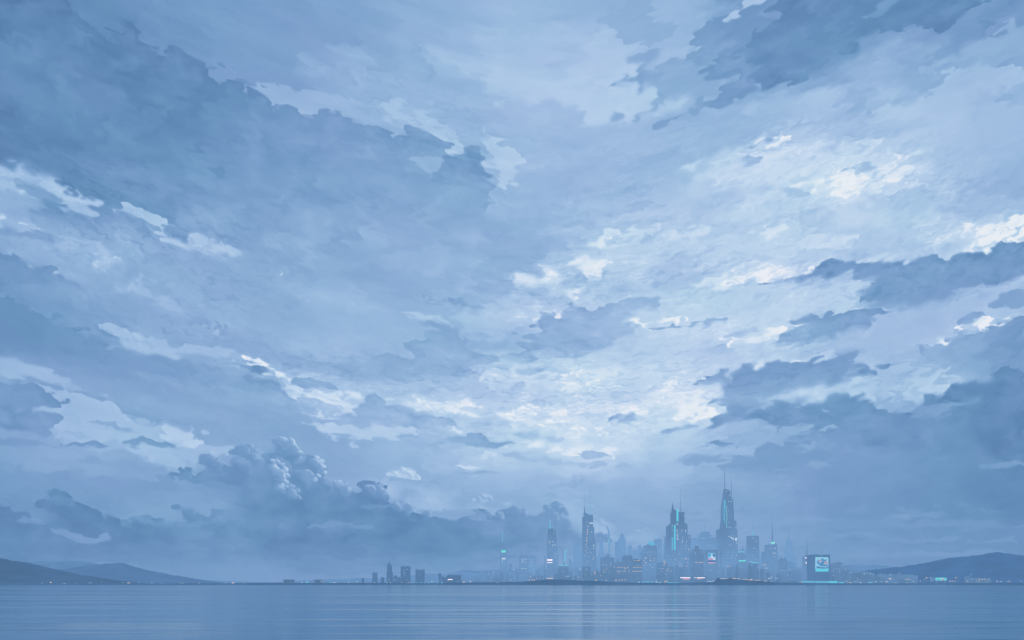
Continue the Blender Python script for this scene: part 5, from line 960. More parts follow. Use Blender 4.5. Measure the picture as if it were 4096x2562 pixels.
b = Building('crowned_tower', 'broad dark tower with a stepped crown carrying a glowing cyan sign', 4090, 2599, 'tower')
b.body([(2567.4,2629.6,GB,2567.4,2629.6,2209),(2574,2629.6,2209,2574,2629.6,2189,'b',3),(2582,2622,2189,2584,2620,2182,'b',5),(2568,2575,2209,2568,2574,2201,'b',5)]).roofbits([(2577,2583,2189,2184),(2590,2596,2182,2178),(2618,2624,2189,2186)])
b.box('rooftop_sign', 2594.4,2606,2167.6,2182,'cyan2', label='glowing cyan rooftop sign'); b.box('rooftop_sign', 2606.6,2617.4,2169.4,2183,'cyan2')
b.mast(2595.6, 2182, 2140, 1.2, .3, 'cyanline', 'antenna', dy=8); b.box('crown_ledge', 2567,2614,2208.6,2210,'halo')
b.wins(wl(T2,(365,1042,4,3,'dimw'),(372,1056,6,2,'dimw'),(398,1046,3,3,'dimw'),(396,1150,4,2.4),(400,1163,5,3,'warm'),(378,1187,4,2.4,'warm'),(455,1127,2.4,3),(463,1165,3,2.4,'warm'),(505,1168,4,3,'warm2'),(460,1191,8,2,'warm'),(498,1190,3,2,'warm'),(400,1214,7,2,'warm'),(415,1218,2,2.4,'warm'),(390,1245,2.4,2.4,'warm'),(453,1240,2,3.4),(507,1230,2,4),(455,1250,2.4,1.8),(485,1275),(420,1300,2,1.6,'dimw'),(520,1320,2,1.6,'dimw')), 'white')
b = Building('rooftop_gallery', 'low dark block of scattered orange windows between the crowned and the neon tower', 4040, 2650, 'building', mat='block')
b.body([(2630,2672,GB,2630,2672,2254),(2637,2662,2254,2638,2661,2249)])
b.wins(wl(T2,(627,1195,6,2,'warm'),(625,1212,4,4,'warm2'),(629,1228,4,4,'warm2'),(620,1245,3,4,'warm2'),(572,1287,12,1.4,'dimw'),(605,1286,8,1.4,'warm'),(664,1296,4,3,'warm'),(655,1315,7,2.4,'warm2'),(705,1318,3,3,'warm'),(560,1348,2.4,2),(585,1322,3,2,'warm'),(645,1352)), 'white')

# --- the neon tower
b = Building('neon_tower', 'massive stepped dark tower with two long vertical cyan neon strips', 4130, 2717, 'skyscraper')
b.body([(2672.6,2764,GB,2672.2,2763.5,2230),(2672.2,2763.5,2230,2672.2,2763.2,2144,'b',1),(2672.6,2679,2144,2674,2679,2138,'b',2),(2751,2763.2,2144,2751.6,2759,2138.6,'b',2),(2675.9,2751,2146,2675.9,2751,2103,'b',3),(2682,2751,2103,2683,2749,2096,'b',4),(2738,2750,2097,2739,2746,2093,'b',5),(2689.8,2739.4,2098,2689.8,2739.4,2049,'b',6),(2689.8,2714,2049,2690.6,2714,2042,'b',7),
        (2689.8,2698.6,2044,2690.4,2691.8,2011,'b',8),(2690.5,2706,2044,2690.6,2705.4,2030,'b',9,2043)])
b.box('neon_strip', 2706.6,2713.4,2041,2085,'cyan', 1.4, label='upper cyan neon strip'); b.box('neon_strip', 2696.2,2702,2100.7,2201,'cyan', 1.4, label='long lower cyan neon strip'); b.box('neon_strip', 2687,2691.6,2150,2201,'cyan2', 1.0, label='dimmer left neon strip')
b.wins([(2689,2105,5,7,'cyan2'),(2689,2121,4,6,'cyan2'),(2710,2097.5,6,4,'white')]); b.box('neon_edge', 2713.8,2715.2,2043,2088,'cyanline'); b.ribbon('neon_bend', [(2713,2088),(2708,2091),(2704,2095),(2703,2099)], 1.0, 'cyan2')
b.box('neon_cap', 2706,2714.4,2038.8,2041.6,'teal'); b.mast(2724.4, 2050, 2004, 1.3, .8, name='mast', dy=14); b.mast(2724.2, 1990, 1942, .5, .2, name='mast_tip', dy=14); b.mast(2724.2, 2006, 1988, .7, .4, name='mast_shaft', dy=14); b.mast(2683.6, 2104, 2080, .8, .4, name='aerial')
b.wins(wl(T2,(780,820,3,4),(783,835,3,4),(840,822,3,4),(886,820,2.4,4),(885,835,4,5),(838,845,2,3),(786,858,3,3),(783,880,5,4),(788,895,3,5),(783,915,4,5),(785,932,3,4),(797,935,4,3),(850,910,2,4),(848,945,1.6,6),(925,908,4,2.6),(897,960,2,5),(890,1005),(890,1040,4,2),(918,1052,3,4),(870,645,2.4,3),(860,1035,2,2),(942,1062,2.4,2.4),(845,965,1.6,8),(810,1105)), 'white')
b.wins(wl(T2,(850,1163,5,1.2),(885,1170,9,1.8),(918,1176,6,1.2),(812,1215,2.6,2),(840,1248,3,2),(812,1248,3,2),(825,1230,2,2),(905,1215,3,1.4),(905,1245,1.6,4),(735,1270,2,1.6),(640,1205,2,1.4),(667,1132,3,1.6)), 'warm')
b.scatter(16, 2680, 2758, 2215, 2300, ('dimw','white'), seed=4)

# --- between the neon tower and the tallest one
b = Building('low_block', 'dark block with lit balconies and a small domed turret right of the neon tower', 4060, 2792, 'building', mat='block')
b.body([(2766,2815,GB,2766,2815,2215),(2772.4,2812,2215,2773,2811,2198,'b',2),(2781,2796,2198,2782,2795,2184,'o',3),(2782,2795,2184,2782,2795,2180,'dome',3)])
b.box('lit_parapet', 2783,2794,2180.6,2182.6,'dimw'); b.wins(wl(T2,(975,1080,3,3),(975,1105,3,4),(1003,1090,3,4),(1005,1110,2,4),(1068,1080,3,3),(1072,1105,3,3),(1007,1209,5,2.4,'warm'),(1020,1209,5,2,'warm'),(1047,1212,4,3,'warm2'),(1063,1210,5,3,'warm'),(1080,1213,5,2.4,'warm2'),(1097,1211,4,3,'warm2'),(1080,1155,2,2),(1060,1170,2,2)), 'dimw')
b = Building('hazy_tower', 'hazy flat-topped tower with a terrace and a thin aerial, behind the screen tower', 4700, 2832, 'tower')
b.body([(2800,2845,GB,2796,2845,2160),(2800.5,2842,2160,2802,2842,2139,'b',1),(2806,2841,2139,2808,2838,2128,'b',2),(2793,2800,2162,2793,2800,2157),(2842,2852,2146,2842,2850,2142,'b',1)])
b.mast(2819.7, 2129, 2084.8, .9, .25, name='aerial'); b.box('lit_terrace', 2811,2825,2121.4,2122.8,'halo')
b = Building('tower_block', 'rear block with a faint lit parapet between the terrace tower and the tallest tower', 4400, 2852, 'tower block')
b.body([(2822,2884,GB,2822,2884,2163),(2822,2864,2163,2822,2863,2150.5,'b',2),(2866,2881,2163,2866,2881,2158,'b',2)])
b.wins(wl(T2,(1165,912,18,1.4,'halo'),(1215,905,9,2,'dimw'),(1104,920,5,3,'white'),(1152,1005,4,3),(1160,1008,3,3),(1180,1005,4,3),(1195,1000,3,2),(1205,1018,3,2),(1240,1042,5,2),(1262,1048,6,2)), 'dimw')
b = Building('screen_tower', 'dark tower carrying a bright cyan and pink video screen above the waterfront', 3960, 2858, 'tower')
b.body([(2823.7,2870,GB,2823.7,2870,2205),(2824,2869,2205,2824.6,2869,2200,'b',1),(2870.4,2892,GB,2870.4,2890.5,2210,'b',6),(2870.4,2890.5,2210,2870.4,2884,2201.5,'b',6)])
frame = b.box('screen', 2830.4,2862,2212,2254.6,'mast', 2.0, .4, label='video screen with a picture in cyan, blue and magenta')
def art(bb, name, pts, mat, dz, parent=None, D=None):
    m = MB(); D = bb.D; y = bb.front(sum(p[0] for p in pts)/len(pts), sum(p[1] for p in pts)/len(pts))-3.0-dz
    k = len(pts); m.loft([[(wx(x, D), y, wz(yy, D)) for x, yy in pts], [(wx(x, D), y-.15, wz(yy, D)) for x, yy in pts]])
    o = m.build(name, mat, parent or bb.root, org=tuple(bb.root.location)); return o
A = {k: glow('screen_'+k, c) for k, c in (('sky',(128,200,236)),('blue',(92,164,216)),('deep',(88,138,188)),('mauve',(196,140,190)),('rose',(232,170,205)),('pale',(196,216,236)),('navy',(86,122,174)),('mid',(142,202,230)),('ink',(98,152,200)),('brick',(166,162,190)),('aqua',(104,206,226)))}
for nm, mt, pts in (('picture_ground','sky',[(2831.3,2212.8),(2861,2212.8),(2861,2253.8),(2831.3,2253.8)]), ('picture_patch','blue',[(2832,2217),(2838,2214),(2844,2219),(2842,2228),(2835,2231),(2832,2226)]),
                    ('picture_patch','deep',[(2850,2217),(2857,2214),(2860.6,2219),(2859,2229),(2853,2230),(2849.6,2223)]), ('picture_patch','pale',[(2845,2219),(2849,2223),(2853,2231),(2851,2236),(2846,2234),(2843,2226)]),
                    ('picture_patch','mid',[(2838,2226),(2843,2225),(2846,2233),(2842,2238),(2836,2234)]), ('picture_patch','mauve',[(2832,2234),(2840,2231),(2850,2234),(2850,2240),(2841,2242),(2832,2240)]),
                    ('picture_patch','pale',[(2851,2231),(2860.6,2230),(2860.8,2241),(2852,2240)]), ('picture_patch','rose',[(2835,2235),(2844,2234.6),(2846,2238),(2837,2239)]),
                    ('picture_band','navy',[(2831.4,2242),(2860.9,2242),(2860.9,2250),(2831.4,2250)]), ('picture_band','rose',[(2832,2250.6),(2860.6,2250.6),(2860.6,2253.4),(2832,2253.4)])):
    dz = .2 if nm == 'picture_ground' else .5+.08*(hash(str(pts)) % 7 if False else pts[0][0] % 5)
    art(b, nm, pts, A[mt], dz, frame)
b.wins(wl(T2,(1190,1240,14,1.4,'dimw'),(1190,1307,2.6,3,'white'),(1298,1332,2,2,'white'),(1120,1228,3,2,'dimw'),(1085,1292,3,2,'dimw')), 'dimw')
for k in range(9):       # a column of short strokes, like lettering, on the side wall
    y0 = 2206.6+k*7.1
    b.ribbon('sign_stroke', [(2873.6,y0),(2879.6,y0-.8)], .55, 'halo'); b.ribbon('sign_stroke', [(2874+(k % 3)*1.6,y0+2.6),(2878.6-(k % 2)*2,y0+5)], .5, 'halo')

# --- the tallest tower
b = Building('needle_skyscraper', 'tallest skyscraper, stepping up to two needles, with a cyan stripe and scrawled neon', 4170, 2913, 'skyscraper')
b.body([(2876,2953,GB,2878,2951.6,2200),(2878,2951.6,2200,2879.4,2950,2117),(2879.4,2886,2117,2879.6,2885,2113,'b',1),(2893,2946.6,2119,2893,2946.6,2083,'b',3),(2893,2937.8,2084,2893,2937.4,2050,'b',5),(2893,2937.4,2050,2894.6,2935.6,2017,'b',6),(2894.6,2932,2018,2896,2930,2001,'b',7),(2898,2931,2003,2898.8,2923.6,1970,'b',9),(2898.8,2923.6,1970,2899.2,2922.6,1963,'b',10),(2900,2922,1963,2902,2912,1953.4,'b',11,1957),(2911,2922,1963,2912,2922,1958,'b',12,1964),(2931,2935.8,2017,2933,2934.8,1993,'b',9)])
b.mast(2901.8, 1966, 1896, 1.7, 1.1, name='spire', dy=14); b.mast(2901.6, 1897, 1853, .8, .3, name='spire_tip', dy=14); b.mast(2927.8, 2003, 1926, 1.9, .9, name='antenna', dy=12); b.mast(2927.8, 1927, 1898, .6, .25, name='antenna_tip', dy=12); b.mast(2881.4, 2115, 2098, 1.8, .6, name='pinnacle', dy=4)
b.box('neon_strip', 2896.6,2903.4,2001.6,2030,'cyan2'); b.box('neon_strip', 2895.4,2899,2030,2113,'cyan2', label='cyan stripe down the left edge')
b.ribbon('neon_scrawl', [(2902.4,2029),(2906,2027),(2908,2031),(2905,2036),(2905.4,2043),(2908,2050),(2907,2058),(2909.4,2064),(2907.4,2070),(2910,2075),(2907,2081),(2908,2088),(2904,2092),(2907.6,2098),(2907,2111)], .95, 'teal'); b.ribbon('neon_scrawl', [(2903.6,2078),(2899.6,2086),(2899.4,2097)], .8, 'cyan2')
b.wins([(2907,1965.6,4,3.2,'white'),(2922,1982,2.2,5,'white'),(2916,2006,4,2.4),(2925.6,2007,5,2.4,'white'),(2914,2047,3,3,'dimw'),(2925,2066.4,6,1.4,'dimw'),(2917,2090,3,5,'dimw'),(2913.6,2109,6,2.4,'dimw'),(2921,2110,6,4,'dimw'),(2944,2109,2,6,'dimw'),(2941,2113,5,2,'dimw'),(2947,2113,2,4,'dimw'),(2906,2055,2,3,'white')])
b.wins([(2917,2147,7,2,'white'),(2924,2151,7,5,'white'),(2929,2155,6,5,'white'),(2933,2157,3,12,'white'),(2926,2142,1.4,8,'dimw'),(2933.4,2145,1.6,9,'dimw'),(2944,2157.6,9,13,'white'),(2946,2173,5,6,'dimw'),(2915.6,2180.6,3,2),(2922,2180.6,3,2),(2903,2190,2,1.6)])
b.wins([(2913,2209.6,10,2,'dimw'),(2930,2210,3,2,'white'),(2927,2224.4,9,2.4,'dimw'),(2925,2234.6,16,1.4,'dimw'),(2941,2235.6,3,2),(2945,2222,3,3),(2907,2235,3,2,'dimw')]); b.wins([(2910,2266,7,2.4,'warm2'),(2917,2267.6,5,3.4,'warm2'),(2910,2281.6,4,3,'dimw'),(2928,2282.8,13,1.6,'warm'),(2916,2298.6,15,1.4,'dimw'),(2907,2222,3,2,'white')])

# --- right of the tallest tower
b = Building('domed_tower', 'dome-shouldered block with a cyan cap line, a glowing band and a bent flue', 4080, 2970, 'building')
b.body([(2953,2988,GB,2953,2988,2232),(2953,2988,2232,2957,2980,2213.5,'o'),(2954,2977,2213.5,2955,2975,2210,'b',1)])
b.ribbon('neon_line', [(2953.6,2208.6),(2960,2209.6),(2965,2206.8),(2969,2208.6),(2976.4,2209)], 1.1, 'teal'); b.box('light_band', 2954.6,2983,2241.6,2246.6,'teal'); m = MB(); m.tube([(wx(x, 4080), 4086, wz(y, 4080)) for x, y in ((2970,2210),(2970.6,2198),(2972,2188),(2973.6,2184))], 2.0, 1.4); m.build('flue', M['mast'], b.root)
b.wins([(2959,2269,6,1.6,'dimw'),(2967,2268.6,5,1.6,'dimw'),(2982,2237,2.4,3,'white')])
b = Building('office_tower', 'flat-topped pale tower with a glowing cyan cone and thin aerial on its roof', 4250, 3017, 'office tower')
b.body([(2994,3039.6,GB,2995.2,3038,2215),(2995.2,3038,2215,2995.8,3035.6,2145),(2996.4,3035,2145,2996.6,3034.6,2143.6,'b',1)])
b.mast(3016.2, 2144, 2120, 3.6, 1.3, 'cyan2', 'lit_cone'); b.mast(3016, 2120, 2104, 1.0, .4, name='aerial'); b.mast(3010.6, 2114, 2075, .35, .15, name='aerial_tip'); b.box('light_band', 3006,3018,2142.4,2143.8,'cyan2')
b.wins([(3008.6,2153,4,2.6,'white'),(3014,2153,3,2),(3019,2153.4,2,2),(3023.6,2161,2.4,5),(3026,2169,2.4,4),(3015.6,2194.6,5,2,'white'),(3029,2206.6,2.6,2),(3009,2224.4,4,2,'dimw'),(3024,2237.6,4,1.6,'dimw'),(3031,2240,3,1.6,'dimw')], 'dimw')
b = Building('lit_canopy', 'low dark roof edged by a wavering cyan lit canopy', 4040, 3018, 'canopy', mat='block')
b.body([(2998,3036,GB,2999,3034,2254)]); b.ribbon('neon_strip', [(3001,2247),(3006,2249),(3012,2251),(3018,2252.6),(3026,2252),(3034,2252.6)], 1.1, 'teal'); b.wins([(3007.6,2261,4,6,'cyan2'),(3034,2265.8,5,1.6,'dimw'),(3029,2272.6,18,1.2,'dimw'),(2966,2300,3,2,'dimw')])
b = Building('spire_office', 'dark office tower under a tall needle set on a cyan lit lantern', 4100, 3085, 'office tower')
b.body([(3059,3110.4,GB,3059,3110.2,2207),(3059,3069,2207,3060,3069,2203.6,'b',1),(3069.2,3110,2207,3069.2,3109,2179,'b',2),(3100,3109,2179,3100,3106,2172.6,'b',6)])
b.box('lantern', 3084,3099,2168.4,2176.8,'teal'); b.box('lantern_pane', 3083.6,3087,2168,2173,'white', proud=1.6); b.box('lantern_pane', 3094.6,3098.6,2168.6,2175,'white', proud=1.6)
b.mast(3090.6, 2170, 2105, 2.9, .9, 'mast', 'spire'); b.mast(3089, 2106, 2068, .75, .3, name='spire_tip')
b.wins([(3083,2194,5,1.8,'white'),(3100.6,2194,8,2.4,'white'),(3092.6,2213,7,2,'white'),(3100,2214,10,1.8,'white'),(3098,2226.4,3,2.4,'white'),(3087,2245,9,1,'dimw'),(3065,2273.6,9,2.6,'white'),(3068,2288.4,2.4,1.6,'dimw')])
b.ribbon('lit_arch', [(3050,2263),(3050.6,2259),(3054,2258),(3059,2260),(3060,2265)], 1.0, 'warm', 10)
b = Building('stepped_tower', 'hazy stepped tower with broken-looking aerials right of the lantern spire', 4650, 3162, 'tower')
b.body([(3143.5,3180,GB,3144,3176,2232),(3145,3175.6,2232,3145.6,3175,2201,'b',1),(3149,3171,2201,3150,3169,2168,'b',2),(3161,3168,2168,3162,3166.6,2164,'b',3),(3152.4,3159,2168,3152.4,3158.4,2149.4,'b',3),(3176,3187,GB,3176,3187,2229,'b',4)])
b.mast(3156, 2150, 2114.6, 1.2, .25, name='aerial'); b.mast(3149, 2122, 2129, .3, .3, name='aerial_arm', X1=3155); b.wins([(3155.6,2201.4,4,2,'warm'),(3146,2226,1.6,1.4,'dimw')])
b = Building('jagged_rooftop', 'dark cluster of broken pinnacled roofs at the foot of the hazy stepped tower', 4120, 3128, 'building', mat='block')
b.body([(3110,3150,GB,3111,3148,2246),(3112,3122,2246,3118,3122,2236),(3121,3131,2246,3125,3127,2226),(3127,3140,2246,3130,3138,2234),(3138,3146,2246,3140,3144,2231),(3146,3149,2246,3146,3149,2240)])
b.wins([(3116,2262,2,2),(3130,2247,1.6,1.6),(3137,2253,2,5,'dimw'),(3134,2262,2,2),(3113,2270,2,2),(3122,2281,2,2.6,'white'),(3131,2283,3,2,'white'),(3141,2284,3,2.4,'white')], 'dimw')
b = Building('domed_hall', 'hazy low domed hall left of the billboard', 4300, 3162, 'hall', mat='block')
b.body([(3148,3178,GB,3148,3178,2254),(3148,3178,2254,3148,3178,2246,'dome')]); b.wins([(3156,2280.6,5,2,'white'),(3166,2280.8,6,1.4,'dimw'),(3152,2301,3,4,'white'),(3163,2298,2.4,2,'white'),(3145,2304,3,3,'dimw')])
b = Building('lattice_mast', 'slim dark tower with a lattice mast and stacked pink lights beside the billboard', 4050, 3225, 'mast')
b.body([(3214.6,3236.4,GB,3215,3235.6,2228),(3217,3234,2228,3219,3232,2223,'o')])
b.mast(3224.6, 2225, 2195, 2.0, 1.5, name='lattice_leg', X1=3229.4); b.mast(3233, 2225, 2195, 1.2, .9, name='lattice_leg', X1=3230.6); b.mast(3230, 2197, 2151, 1.2, .3, name='mast_top')
b.wins([(3227.6,2201,1.8,9,'dimw'),(3226,2232.4,11,4.4,'pink'),(3225.6,2252,6,7,'pink'),(3230.6,2252.6,7,7,'pink'),(3230.6,2263,4.4,5.4,'warm'),(3227.4,2285,6,1.6,'warm')])
b = Building('billboard', 'great dark framed billboard glowing cyan with a tangle of coloured shapes', 3970, 3284, 'billboard', mat='sign')
b.body([(3250,3318.5,GB,3249.4,3319,2290),(3248.6,3320.4,2290,3248.6,3320.4,2222),(3247.8,3321,2222,3247.8,3321,2219.2,'b',-.6)], name='frame')
b.mast(3286, 2220, 2190, .9, .3, name='aerial', X1=3290); b.mast(3261, 2220, 2207, .5, .3, name='aerial'); b.box('frame_light', 3281,3290,2220.6,2222.4,'halo')
scr = b.box('screen', 3259,3313.6,2228.6,2288,'mast', 2.0, .4, label='glowing cyan screen with a tangle of shapes')
def q3(*p): return [T3(x, y) for x, y in p]
for nm, mt, pts in (('picture_ground','mid',q3((944,1147),(1085,1149),(1097,1160),(1097,1290),(938,1288),(938,1152))), ('picture_band','aqua',q3((941,1290),(1097,1290),(1097,1322),(941,1322))),
    ('picture_patch','brick',q3((970,1180),(998,1172),(1012,1198),(984,1212))), ('picture_patch','ink',q3((958,1190),(972,1180),(988,1214),(1010,1225),(996,1244),(965,1236),(954,1212))),
    ('picture_patch','ink',q3((1010,1165),(1030,1160),(1046,1180),(1026,1208),(1010,1196))), ('picture_patch','deep',q3((1020,1215),(1050,1180),(1078,1170),(1066,1192),(1036,1222))),
    ('picture_patch','brick',q3((1040,1210),(1066,1190),(1088,1205),(1082,1232),(1056,1238))), ('picture_patch','mauve',q3((1052,1192),(1062,1184),(1072,1192),(1060,1200))),
    ('picture_patch','deep',q3((985,1250),(1004,1212),(1024,1206),(1050,1236),(1076,1256),(1040,1262),(1010,1258))), ('picture_patch','sky',q3((1012,1236),(1036,1226),(1046,1244),(1024,1252))),
    ('picture_patch','ink',q3((1062,1234),(1090,1236),(1092,1262),(1072,1268))), ('picture_patch','deep',q3((946,1270),(958,1256),(1000,1266),(1060,1272),(1096,1268),(1094,1284),(1040,1288),(960,1282))), ('picture_patch','sky',q3((1000,1270),(1040,1266),(1052,1274),(1010,1278)))):
    dz = .2 if nm == 'picture_ground' else .24 if nm == 'picture_band' else .6+.11*(round(pts[0][0]*7) % 9)
    art(b, nm, pts, A[mt], dz, scr)
b = Building('overhang_roof', 'low dark building with a beak-like overhanging roof right of the billboard', 4040, 3348, 'building', mat='block')
b.body([(3322,3366,GB,3322,3364,2262),(3322,3364,2262,3332,3360,2254),(3336,3362,2254,3352,3360,2250)])
m = MB(); D = 4040; m.loft([[(wx(x, D), yy, wz(y, D)) for x, y in ((3350,2250.6),(3360,2249.6),(3377,2257),(3366,2258.4))] for yy in (D+4, D+22)]); m.build('roof', M['roof'], b.root)
b.wins([(3333,2279,2.4,2),(3345,2276,3,2,'white'),(3355,2278,3,2,'white'),(3333,2286,2,3),(3358,2289,1.6,7,'dimw'),(3375,2303,2,2,'dimw')], 'dimw')

# --- soft back rows
back = [(2476,2504,2131,4900,'pale peaked tower fading into the haze behind the domed offices','p'),(2463,2487,2167,5000,'faint blunt tower fading into the haze above the square office block','b'),(2511,2530,2181,4850,'faint slim tower in the haze left of the crowned tower','o'),(2552,2568,2181,4900,'faint thin tower in the haze close to the crowned tower','o'),
        (2618.7,2648.4,2157.6,4600,'grey hazy flat-roofed tower just right of the cyan rooftop sign','f'),(2656,2675,2172,4900,'faint block in the haze at the left side of the neon tower','b'),(2533,2547,2200,5000,'faint stub of a tower in the haze above the orange window rows','b'),
        (2764,2798,2152,5000,'very pale broad block in the haze right of the neon tower','b'),(2868,2886,2140,5100,'very pale slab in the haze left of the tallest tower','b'),(2957,2996,2196,5000,'very pale block in the haze right of the tallest tower','b'),(3040,3060,2222,4900,'faint low block in the haze between the cone-topped and lantern towers','b'),
        (3111,3114,2204,4700,'thread-thin faint pylon right of the lantern spire tower','b'),(2288,2298,2262,4800,'faint stub behind the rounded block by the bent neon','b'),(2376,2396,2228,4900,'faint shoulder block in the haze right of the twin-spired tower','b'),(2421,2446,2215,5000,'faint block under the curved horn spire','b')]
for i, (x0, x1, yt, D, lab, kd) in enumerate(back):
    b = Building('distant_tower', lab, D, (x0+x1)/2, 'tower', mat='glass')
    w = x1-x0
    if kd == 'p': b.body([(x0-2,x1+2,GB,x0,x1,yt+26),(x0+2,x1-3,yt+26,x0+7,x1-9,yt+8,'b',1),(x0+8,x1-12,yt+8,x0+11,x1-15,yt,'b',2)])
    elif kd == 'o': b.body([(x0,x1,GB,x0,x1,yt+8,'o'),(x0+1,x1-1,yt+8,x0+3,x1-3,yt,'o')])
    elif kd == 'f': b.body([(x0,x1,GB,x0,x1,yt+4),(x0+3,x1-2,yt+4,x0+5,x1-4,yt,'b',1)]); b.roofbits([(x0+18,x0+22,yt,yt-3)])
    else: b.body([(x0,x1,GB,x0,x1,yt+3),(x0+w*.2,x1-w*.25,yt+3,x0+w*.25,x1-w*.3,yt,'b',1)])
    if i < 7: b.scatter(3, x0+2, x1-4, yt+30, yt+75, ('halo','dimw'), (3,7), (1.2,1.8), seed=40+i)

# --- the low continuous skyline: many small blocks
SKL = [(1900,2292),(1945,2284),(1990,2279),(2035,2274),(2060,2277),(2120,2272),(2160,2268),(2185,2262),(2240,2270),(2290,2268),(2330,2276),(2400,2270),(2470,2256),(2530,2248),(2600,2240),(2660,2246),(2760,2230),(2820,2250),(2880,2240),(2950,2238),(3000,2258),(3060,2262),(3130,2262),(3200,2262),(3240,2262),(3330,2270),(3380,2276),(3420,2284),(3460,2290),(3520,2296),(3600,2300),(3660,2306)]
zones = ((1900,2070,'low hazy block in the skyline left of the slanted-shoulder tower','low blocks at the left edge of the city'),(2070,2330,'low hazy block huddled between the slanted-shoulder tower and the twin-spired tower','low blocks around the bent neon'),
         (2330,2680,'low hazy block packed behind the orange-windowed offices','low blocks behind the offices'),(2680,2960,'low hazy block packed around the feet of the two tallest skyscrapers','low blocks around the skyscrapers'),
         (2960,3240,'low hazy block between the tallest tower and the billboard','low blocks left of the billboard'),(3240,3680,'low dark block trailing away to the right of the billboard','low blocks right of the billboard'))
rr = random.Random(21)
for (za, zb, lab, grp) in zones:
    x = za; i = 0
    while x < zb:
        for row in range(-1, 3) if 2270 < x < 3180 else range(3):
            w = rr.uniform(9, 22) if x < 3380 else rr.uniform(14, 34)
            top = np.interp(x, [p[0] for p in SKL], [p[1] for p in SKL])
            depth = 4900+rr.uniform(-150, 150) if row < 0 else (4400-row*150 if x < 3240 else 4180-row*90)+rr.uniform(-40, 40)
            yt = top+row*rr.uniform(8, 19)+rr.uniform(-5, 8) if row >= 0 else top-rr.uniform(14, 46)
            if row < 0: w *= .8
            if x > 3380: yt = top+row*7+rr.uniform(-2, 4)
            if x < 1990: yt += 8
            if row and rr.random() < .25: continue
            x0 = x+rr.uniform(-8, 8); x1 = x0+w
            if x1 > 3672: continue
            yt = min(yt, 2322)
            b = Building('low_block' if row >= 0 else 'distant_block', lab if row >= 0 else 'faint mid-height block in the haze behind the low city blocks', depth, (x0+x1)/2, 'building', grp if row >= 0 else 'faint blocks in the haze', mat='block')
            k = rr.random(); h2 = yt+rr.uniform(2, 5)
            if k < .35: b.body([(x0,x1,GB,x0,x1,h2),(x0+w*.2,x1-w*.35,h2,x0+w*.22,x1-w*.4,yt,'b',1)])
            elif k < .55: b.body([(x0,x1,GB,x0,x1,yt,'b',0,yt+rr.uniform(-3, 3))])
            elif k < .7: b.body([(x0,x1,GB,x0+w*.1,x1-w*.1,h2,'o'),(x0+w*.15,x1-w*.15,h2,x0+w*.3,x1-w*.3,yt,'o')])
            else: b.body([(x0,x1,GB,x0,x1,yt+1.2),(x0-.6,x1+.6,yt+1.2,x0-.6,x1+.6,yt,'b',-.4)]); b.roofbits([(x0+w*.3,x0+w*.5,yt,yt-2)])
            nw = 0 if row < 0 else rr.choice((0,0,1,1,2)) if 2040 < x < 3420 else rr.choice((0,0,0,1))
            for _ in range(nw):
                xx = rr.uniform(x0+1, x1-3); yy = rr.uniform(yt+6, min(yt+60, 2322)) if yt < 2310 else yt+4
                ww = rr.choice((1.8, 2.2, 2.6, 2.6, 5, 8)); b.box('lit_window', xx, min(xx+ww, x1-.5), yy, yy+rr.uniform(1.3, 2.2), rr.choice(('dimw','halo','halo','halo','dimw','warm')))
        x += rr.uniform(13, 20) if x < 3380 else rr.uniform(20, 30)

# --- waterfront halls, long lit strips
b = Building('ferry_hall', 'low waterfront hall with a broad bright band over rose light, left of screen tower', 3940, 2750, 'hall', mat='block')
b.body([(2716,2764,GB,2716,2764,2309),(2714,2766,2309,2716,2764,2306)]); b.box('light_band', 2721.6,2761.4,2310.4,2313.4,'pink'); b.box('rose_glow', 2733,2757,2315,2320,'red')
b = Building('ferry_hall', 'shorter low waterfront hall with a broken bright band below the screen tower', 3945, 2797, 'hall', mat='block')
b.body([(2772,2824,GB,2772,2824,2309),(2770,2826,2309,2772,2824,2305.6)]); b.box('light_band', 2775.6,2786,2310.4,2313.6,'white'); b.box('light_band', 2788.6,2819,2310.6,2313.2,'pink'); b.box('rose_glow', 2787,2806,2314.4,2318,'red')
b = Building('terminal', 'very long glowing cyan terminal along the quay below the billboard', 3900, 3270, 'terminal', mat='block')
b.body([(3192,3351,GB,3192,3351,2325.6),(3190,3352,2325.6,3192,3350,2324)], fins=False)
b.box('light_band', 3208,3260,2325,2331.4,'cyan2', proud=1.6); b.box('light_band', 3262,3316,2325.6,2332.4,'cyan2', proud=1.6); b.box('light_band', 3316.6,3349,2325.4,2333,'cyan', proud=1.6); b.wins([(3206,2329,10,2,'warm'),(3196,2328,14,2,'cyan2'),(3280,2330,16,1.6,'mast'),(3222,2330.6,12,1.2,'mast')], w=4)
b = Building('quay_lights', 'run of pale cyan quay lighting under the orange-windowed offices', 3895, 2590, 'quay lighting', mat='block')
b.body([(2500,2720,GB,2500,2720,2331.4)], fins=False)
for (x0, x1, y0, mt) in ((2503,2520,2331,'halo'),(2522,2540,2330.6,'halo'),(2552,2558,2328,'white'),(2566,2576,2327.6,'cyan2'),(2578,2600,2327,'cyan2'),(2602,2614,2327.6,'cyan2'),(2622,2628,2328,'white'),(2630,2646,2329,'halo'),(2666,2690,2330,'cyan2'),(2692,2716,2330.4,'cyan2')):
    b.box('light_band', x0, x1, y0, y0+3.2, mt, proud=1.6)
b = Building('billboard', 'small wide cyan billboard with blocky dark marks on the right shore', 3930, 3764, 'billboard')
b.body([(3741,3787,2325,3741,3787,2311),(3746,3749,GB,3746,3749,2325),(3779,3782,GB,3779,3782,2325)], name='frame', fins=False)
sc = b.box('screen', 3742.4,3785.6,2312,2322.4,'teal', proud=.4)
